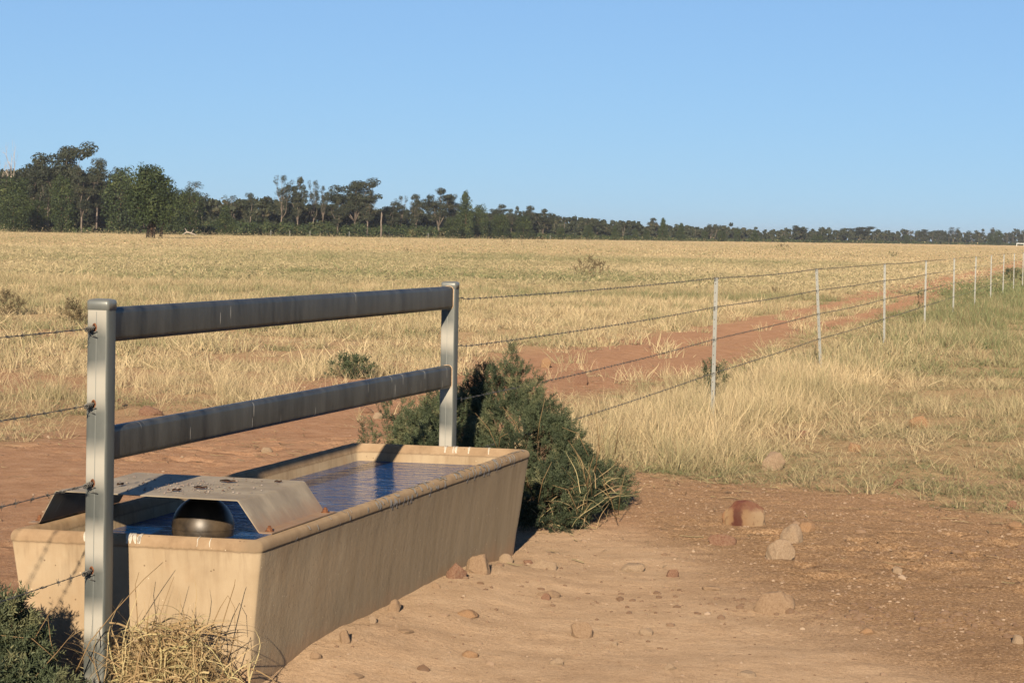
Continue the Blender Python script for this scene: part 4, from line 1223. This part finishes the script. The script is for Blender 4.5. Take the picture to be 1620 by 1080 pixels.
def make_cyp(seed, H=9.0, W=6.0, cone=.5, low=.06, leaves=6500, trunk=True, name='cypress_tree', mat='cyp', lsz=.06):
    rng = np.random.default_rng(seed); root = empty(name); b = MB(); r0 = H * .018
    b.tube([(0, 0, -.3), (rng.normal() * .02 * H, 0, H * .4), (0, 0, H * .93)], [r0 * 1.2, r0 * .8, r0 * .1], 6)
    n = 60; C = []; Rd = []
    for k in range(n):
        h = low + (1 - low) * (k + .5) / n
        env = ((1 - h) ** .75 * (1.25 if cone > .5 else 1.0) if cone > .5 else math.sqrt(max(0, 1 - (2 * (h - .08) / .92 - .85) ** 2 / 1.75)) if h < .98 else .2)
        env = max(.07, min(1, env)); a = k * 2.4 + rng.uniform(-.5, .5)
        rr = W * .5 * env * rng.uniform(.35, .86)
        C.append([rr * math.cos(a), rr * math.sin(a), h * H * rng.uniform(.97, 1.0)]); s = W * (.10 + .085 * env) * rng.uniform(.75, 1.3); Rd.append([s, s, s * rng.uniform(.8, 1.4)])
        if k % 3 == 0: b.tube([(0, 0, h * H * .85), C[-1]], [r0 * .35, r0 * .1], 4)
    C = np.array(C); Rd = np.array(Rd)
    cnt = np.maximum(8, (leaves * (Rd[:, 0] ** 2) / (Rd[:, 0] ** 2).sum()).astype(int))
    V, Fa, T = leaf_quads(rng, C, Rd, cnt, W * lsz, np.clip(.45 + rng.normal(size=len(C)) * .17, 0, 1))
    b.build('trunk', M['dark_bark'], root, True)
    link('crown', np_mesh('crown', V, Fa, T), M[mat], root)
    return root

def make_dead(seed, H=14.0):
    rng = np.random.default_rng(seed); root = empty('dead_tree'); b = MB()
    def grow(p, d, l, r, lv):
        pts = [p]; q = p
        for k in range(3):
            d = d + rng.normal(size=3) * .16; d[2] += .05; d /= np.linalg.norm(d); q = q + d * l / 3; pts.append(q)
        b.tube(pts, [r, r * .85, r * .7, r * .5], 5)
        if lv < 4:
            for k in range(3 if lv < 2 else 2):
                nd = d + rng.normal(size=3) * .42; nd[2] = abs(nd[2]) + .2; nd /= np.linalg.norm(nd)
                grow(pts[rng.integers(2, 4)], nd, l * rng.uniform(.5, .72), r * .5, lv + 1)
    grow(np.array([0, 0, -.2]), np.array([0, 0, 1.]), H * .5, H * .022, 0)
    b.build('trunk', M['pale_bark'], root, True)
    return root

def tdist(x): return float(np.interp(x, [-200, 0, 400, 600, 800, 1050, 1300, 1620, 1900], [500, 520, 560, 620, 700, 880, 1150, 1650, 1900]))
protos = {'e1': (make_euc(1), 15, 8), 'e2': (make_euc(2, leaves=9500, low=.30), 15, 8), 'e3': (make_euc(3, H=15, W=6, leaves=4500, low=.42), 15, 6), 'e4': (make_euc(4, H=15, W=10, leaves=13000, low=.26), 15, 10),
          'c1': (make_cyp(5), 9, 6), 'c2': (make_cyp(6, cone=.7), 9, 6), 'c4': (make_cyp(8, cone=.4, low=.03), 9, 6),
          'd1': (make_dead(9), 14, 7), 'd2': (make_dead(10), 14, 7)}
used = set()
trees = [  # photo x, top y, width px, kind, depth offset, label
 (14, 228, 30, 'd1', 20, 'bare pale dead tree rising above the crowns at the far left'),
 (-3, 243, 26, 'd2', 30, 'second bare dead tree, leaning at the very left edge'),
 (22, 282, 62, 'c1', -10, 'broad dark green tree in front of the two dead trees'),
 (52, 257, 56, 'e2', 15, 'dark eucalypt just right of the dead trees'),
 (104, 236, 84, 'e4', 10, 'tallest eucalypt of the left clump, with a wide open crown'),
 (152, 252, 42, 'e1', 5, 'eucalypt on the right shoulder of the tallest one'),
 (76, 262, 50, 'e1', 12, 'dark eucalypt filling the gap left of the tallest one'),
 (128, 268, 50, 'e2', 2, 'shaded eucalypt under the right side of the tallest one'),
 (186, 263, 34, 'e3', 12, 'thin crowned eucalypt showing above the broad green tree left of the big dark one'),
 (97, 284, 46, 'c4', -25, 'rounded green tree standing in front of the tallest eucalypt'),
 (22, 305, 50, 'c4', -28, 'low bushy green tree at the left edge, in front of the others'),
 (58, 318, 40, 'c1', -16, 'low dark tree between the left edge tree and the rounded green one'),
 (192, 272, 66, 'c4', -30, 'broad bright green tree immediately left of the big dark one'),
 (268, 300, 50, 'c1', -20, 'dark green tree tucked behind the right side of the big dark tree'),
 (298, 303, 54, 'c4', -22, 'rounded green tree right of the big dark one'),
 (310, 286, 34, 'e3', 10, 'airy reddish crowned eucalypt standing over the rounded green tree'),
 (356, 325, 38, 'c2', -25, 'small bright conical tree in front of the scrub on the left'),
 (392, 306, 24, 'e1', 20, 'small eucalypt poking out of the low woodland right of the bright conical tree'),
 (365, 308, 26, 'e3', 20, 'thin small eucalypt above the bright conical tree'),
 (442, 276, 30, 'e3', 10, 'tall thin airy eucalypt, leftmost of the four tall ones in the middle'),
 (470, 285, 34, 'e2', 5, 'rounded tall eucalypt right beside the thin airy one'),
 (494, 284, 20, 'e3', 8, 'narrow tall eucalypt, third of the four in the middle'),
 (508, 293, 18, 'e3', 8, 'shortest and rightmost of the four tall eucalypts in the middle'),
 (562, 289, 66, 'e4', 5, 'wide flat topped eucalypt with pale limbs in the middle of the tree line'),
 (580, 300, 34, 'e1', 0, 'pale limbed eucalypt at the right edge of the flat topped one'),
 (533, 318, 30, 'e2', 0, 'lower dark eucalypt left of the flat topped one'),
 (617, 322, 40, 'e2', 12, 'dark rounded eucalypt behind the pale dead stub'),
 (636, 309, 20, 'e3', 10, 'small airy eucalypt right of the pale dead stub'),
 (657, 308, 28, 'e1', 10, 'airy eucalypt left of the big round crowned one'),
 (694, 302, 52, 'e2', 8, 'big round crowned eucalypt left of the tall green conifer'),
 (715, 308, 30, 'e1', 6, 'dark eucalypt squeezed against the tall green conifer'),
 (735, 303, 36, 'c2', -20, 'tall green conifer with a bare reddish trunk near the middle of the tree line'),
 (757, 327, 32, 'c4', -10, 'dark rounded tree right of the tall green conifer'),
 (716, 345, 34, 'c4', -24, 'low green tree at the left foot of the tall conifer'),
 (787, 326, 36, 'e2', 4, 'brownish domed eucalypt right of the dark rounded tree'),
 (790, 340, 34, 'c4', -15, 'green bushy tree in front of the brownish dome'),
 (808, 331, 16, 'e1', 10, 'small eucalypt, first of three crowns right of the brown dome'),
 (819, 329, 18, 'e2', 10, 'small eucalypt, second of three crowns right of the brown dome'),
 (836, 326, 26, 'e1', 5, 'larger eucalypt, third of three crowns right of the brown dome'),
 (828, 342, 32, 'c1', -15, 'dark tree under the third crown right of the brown dome'),
 (858, 333, 34, 'e2', 5, 'wide low eucalypt where the tree line begins to drop away'),
 (887, 360, 16, 'c4', -20, 'small dark bushy tree, first of the separate ones right of the middle'),
 (930, 356, 17, 'c1', -20, 'dark bushy tree on the right half, left of a slimmer pair'),
 (944, 346, 20, 'e1', 20, 'pale grey eucalypt behind the dark bushy trees'),
 (972, 357, 14, 'c2', -15, 'pointed dark tree of modest height right of the grey eucalypt'),
 (1004, 364, 13, 'c4', -20, 'small round dark tree left of the tall pointed pair'),
 (1022, 364, 12, 'c1', -20, 'small round dark tree touching the tall pointed pair on the left'),
 (1032, 345, 20, 'e1', 30, 'feathery grey eucalypt behind the tall pointed pair'),
 (1048, 345, 18, 'c2', -25, 'taller of the two pointed dark conifers right of the middle'),
 (1077, 353, 18, 'c2', -25, 'shorter of the two pointed dark conifers right of the middle'),
 (1114, 366, 12, 'c4', -25, 'small dark conifer left of the first picket top'),
 (1124, 354, 18, 'e3', 10, 'white trunked eucalypt right behind the small dark conifer'),
 (1141, 365, 15, 'c1', -25, 'dark bushy conifer straight above the first picket'),
 (1166, 361, 14, 'c4', -25, 'upright dark conifer, next one right of the first picket'),
 (1194, 364, 14, 'c2', -25, 'pointed dark conifer halfway between the first and second pickets'),
 (1238, 373, 9, 'c4', -30, 'tiny dark conifer well left of the second picket'),
 (1288, 371, 10, 'c4', -60, 'left half of the little dark pair above the second picket'),
 (1297, 371, 11, 'c1', -60, 'right half of the little dark pair above the second picket'),
 (1262, 358, 30, 'e2', 30, 'grey brown eucalypt crown on the skyline left of the second picket'),
 (1360, 360, 46, 'e4', 30, 'broad brown eucalypt crown on the skyline between the second and third pickets'),
 (1434, 372, 11, 'c4', -80, 'lone small dark conifer above and between the third and fourth pickets'),
 (1460, 363, 22, 'e1', 30, 'eucalypt crown on the skyline above the fourth picket'),
 (1508, 359, 20, 'e3', 30, 'thin eucalypt standing out of the skyline above the fifth picket'),
 (1567, 371, 12, 'c1', -80, 'smaller dark conifer of the pair near the right edge'),
 (1579, 365, 15, 'c4', -80, 'larger dark conifer of the pair near the right edge'),
]
def place_tree(key, x, ytop, wpx, dz, label, d=None, grp='trees of the distant tree line', yaw=None):
    root, H0, W0 = protos[key]
    d = d or (tdist(x) + dz)
    base = at_dist(x, 400, d); p = Vector((base.x, base.y, 0))
    yh = 353.6 + .01913 * x
    H = 1.588 + (yh - ytop) * d / F_PX; W = wpx * d / F_PX
    if key in used: o = copy_tree(root)
    else: o = root; used.add(key)
    o.location = p; o.scale = (W / W0, W / W0, H / H0); o.rotation_euler = (0, 0, (x * 1.7) % 6.28 if yaw is None else yaw)
    tag(o, label, 'tree', grp); return o
for (x, yt, wp, k, dz, lab) in trees: place_tree(k, x, yt, wp, dz, lab)
# the big dark tree standing forward of the line
big = make_cyp(44, H=9.6, W=6.6, cone=.3, low=.24, leaves=14000, name='bushy_tree', lsz=.05)
p = at_dist(238, 400, 352); big.location = (p.x, p.y, 0)
b = MB()
for (dx, dy, l) in ((-.5, .1, .3), (.45, -.2, .5), (1.3, .2, .9), (.1, .3, -.2)): b.tube([(dx, dy, -.2), (dx + l * .3, dy, 1.2), (dx + l, dy, 3.2)], [.26, .2, .13], 7)
b.build('low_stems', M['black_bark'], big, True)
tag(big, 'big dark bushy tree with black trunks, standing forward of the line on the left', 'tree')
# pale dead stub
b = MB(); b.tube([(0, 0, -.2), (.1, 0, 2), (0, 0, 3.6), (.15, 0, 5.4), (.05, 0, 6.0)], [.28, .22, .17, .2, .06], 7)
o = b.build('dead_stump', M['grey_bark'], None, True); p = at_dist(602, 400, 600); o.location = (p.x, p.y, 0)
tag(o, 'pale broken dead trunk standing alone in front of the middle woodland', 'stump')
b = MB(); b.tube([(-1.4, 0, .2), (-.6, .1, .7), (.2, 0, .5), (1.3, .1, .15)], [.1, .14, .13, .05], 6); b.tube([(-.6, .1, .7), (-1.0, 0, 1.4)], [.08, .03], 5); b.tube([(.2, 0, .5), (.7, 0, 1.2)], [.07, .03], 5)
o = b.build('fallen_log', M['pale_bark'], None, True); p = at_dist(300, 400, 470); o.location = (p.x, p.y, 0)
tag(o, 'pale fallen branches lying on the grass in front of the left trees', 'log')

def woodland():
    rng = np.random.default_rng(77)
    prof = ([-250, 0, 60, 150, 200, 290, 330, 420, 500, 600, 680, 760, 850, 900, 1000, 1100, 1200, 1300, 1400, 1500, 1620, 1900],
            [266, 268, 266, 270, 286, 310, 313, 315, 322, 330, 336, 338, 341, 345, 352, 357, 361, 363, 365, 366, 367, 370])
    C = []; Rd = []; T = []; trunks = MB()
    x = -240
    while x < 1860:
        x += rng.uniform(3.0, 8.0) * (1.25 if x < 700 else .9)
        for row in range(3):
            d = tdist(x) + 22 + row * 22 + rng.uniform(-8, 8)
            p = at_dist(x + rng.uniform(-3, 3), 400, d); yh = 353.6 + .01913 * x
            H = 1.588 + (yh - np.interp(x, *prof) + rng.normal() * 3.2 * (1 if x < 900 else 1.0) - 3.5 + row * 1.5) * d / F_PX
            Wd = H * rng.uniform(.45, .7); warm = rng.random()
            for k in range(7):
                h = rng.uniform(.12, 1.0); s = Wd * rng.uniform(.16, .30)
                C.append([p.x + rng.normal() * Wd * .22, p.y + rng.normal() * Wd * .22, max(s * .5, h * H - s * .6)]); Rd.append([s, s, s * rng.uniform(.6, 1)])
                T.append(np.clip(.35 + .25 * (warm > .7) + rng.normal() * .13, 0, 1))
            if row == 0 and rng.random() < .45:
                r0 = H * .014; q = rng.normal(size=2) * H * .06
                trunks.tube([(p.x, p.y - 6, 0), (p.x + q[0], p.y - 6, H * .5), (p.x + q[0] * 2, p.y - 6, H * .85)], [r0, r0 * .8, r0 * .3], 5)
    C = np.array(C); Rd = np.array(Rd); cnt = np.full(len(C), 64)
    V, Fa, Tt = leaf_quads(rng, C, Rd, cnt, .85, np.array(T))
    # leaf size follows crown size
    root = empty('woodland', (0, 0, 0)); tag(root, 'dense dark woodland massed behind the separate trees along the horizon', 'woodland', kind='stuff')
    tag(link('canopy', np_mesh('canopy', V, Fa, Tt), M['wood'], root), kind='stuff')
    tag(trunks.build('trunks', M['grey_bark'], root, True), kind='stuff')
    # regrowth scrub along the foot
    C = []; Rd = []; T = []
    for x in np.arange(-240, 1860, 3.2):
        x = x + rng.uniform(-2, 2); d = tdist(x) + rng.uniform(-6, 14); p = at_dist(x, 400, d)
        hp = np.interp(x, [-250, 300, 330, 420, 640, 760, 900, 1100, 1900], [7, 8, 22, 21, 21, 12, 9, 5, 4]) * rng.uniform(.7, 1.15)
        H = hp * d / F_PX; s = H * rng.uniform(.4, .6)
        for k in range(2):
            C.append([p.x + rng.normal() * s * .7, p.y, H * (.35 + .3 * k)]); Rd.append([s, s, H * .42]); T.append(np.clip(.5 + rng.normal() * .22, 0, 1))
    C = np.array(C); Rd = np.array(Rd)
    V, Fa, Tt = leaf_quads(rng, C, Rd, np.full(len(C), 100), .5, np.array(T))
    tag(link('scrub', np_mesh('scrub', V, Fa, Tt), M['scrub']), 'low green regrowth scrub along the foot of the woodland', 'scrub', kind='stuff')
woodland()

# far fence posts in front of the woodland
b = MB(); b.box((-.06, -.06, -.2), (.06, .06, 1.25))
fp = b.build('fence_post', M['picket'], None)
for i, x in enumerate((350, 428, 458, 490, 552, 615, 677, 735, 790, 838, 870)):
    o = fp if i == 0 else fp.copy()
    if i: COL.objects.link(o)
    p = at_dist(x, 400, tdist(x) - 12); o.location = (p.x, p.y, 0)
    nth = ['leftmost', 'second from the left', 'third from the left', 'fourth from the left', 'fifth from the left', 'just left of the dead trunk', 'just right of the dead trunk', 'by the tall conifer', 'third from the right', 'second from the right', 'rightmost'][i]
    tag(o, 'tiny pale fence post under the tree line, ' + nth, 'fence post', 'distant fence posts under the tree line')
# white gate far right
g = empty('white_gate'); p = at_dist(1614, 400, 1250); g.location = (p.x, p.y, 0); g.rotation_euler = (0, 0, R(-13))
tag(g, 'white rail gate in the far distance at the right edge', 'gate')
wm = simple('white_paint', (.7, .7, .68), (.8, .8, .78), 2, .6)
b = MB(); b.box((-1.9, -.06, 1.25), (1.9, .06, 1.5)); b.build('top_rail', wm, g)
for x in (-1.8, 1.8): b = MB(); b.box((x - .1, -.1, 0), (x + .1, .1, 1.247)); b.build('gate_post', wm, g)

# faint haze over the plain
hz = simple('haze_air', (1, 1, 1), (1, 1, 1))
ht = hz.node_tree; ht.nodes.clear()
ho = ht.nodes.new('ShaderNodeOutputMaterial'); hv = ht.nodes.new('ShaderNodeVolumePrincipled')
hv.inputs['Color'].default_value = (.80, .88, 1.0, 1); hv.inputs['Density'].default_value = .0001; hv.inputs['Anisotropy'].default_value = .1
ht.links.new(hv.outputs[0], ho.inputs['Volume'])
b = MB(); b.box((-5200, -1800, -1.6), (5200, 9800, 24))
o = b.build('haze', hz); tag(o, 'thin pale haze over the whole plain', 'haze', kind='stuff')
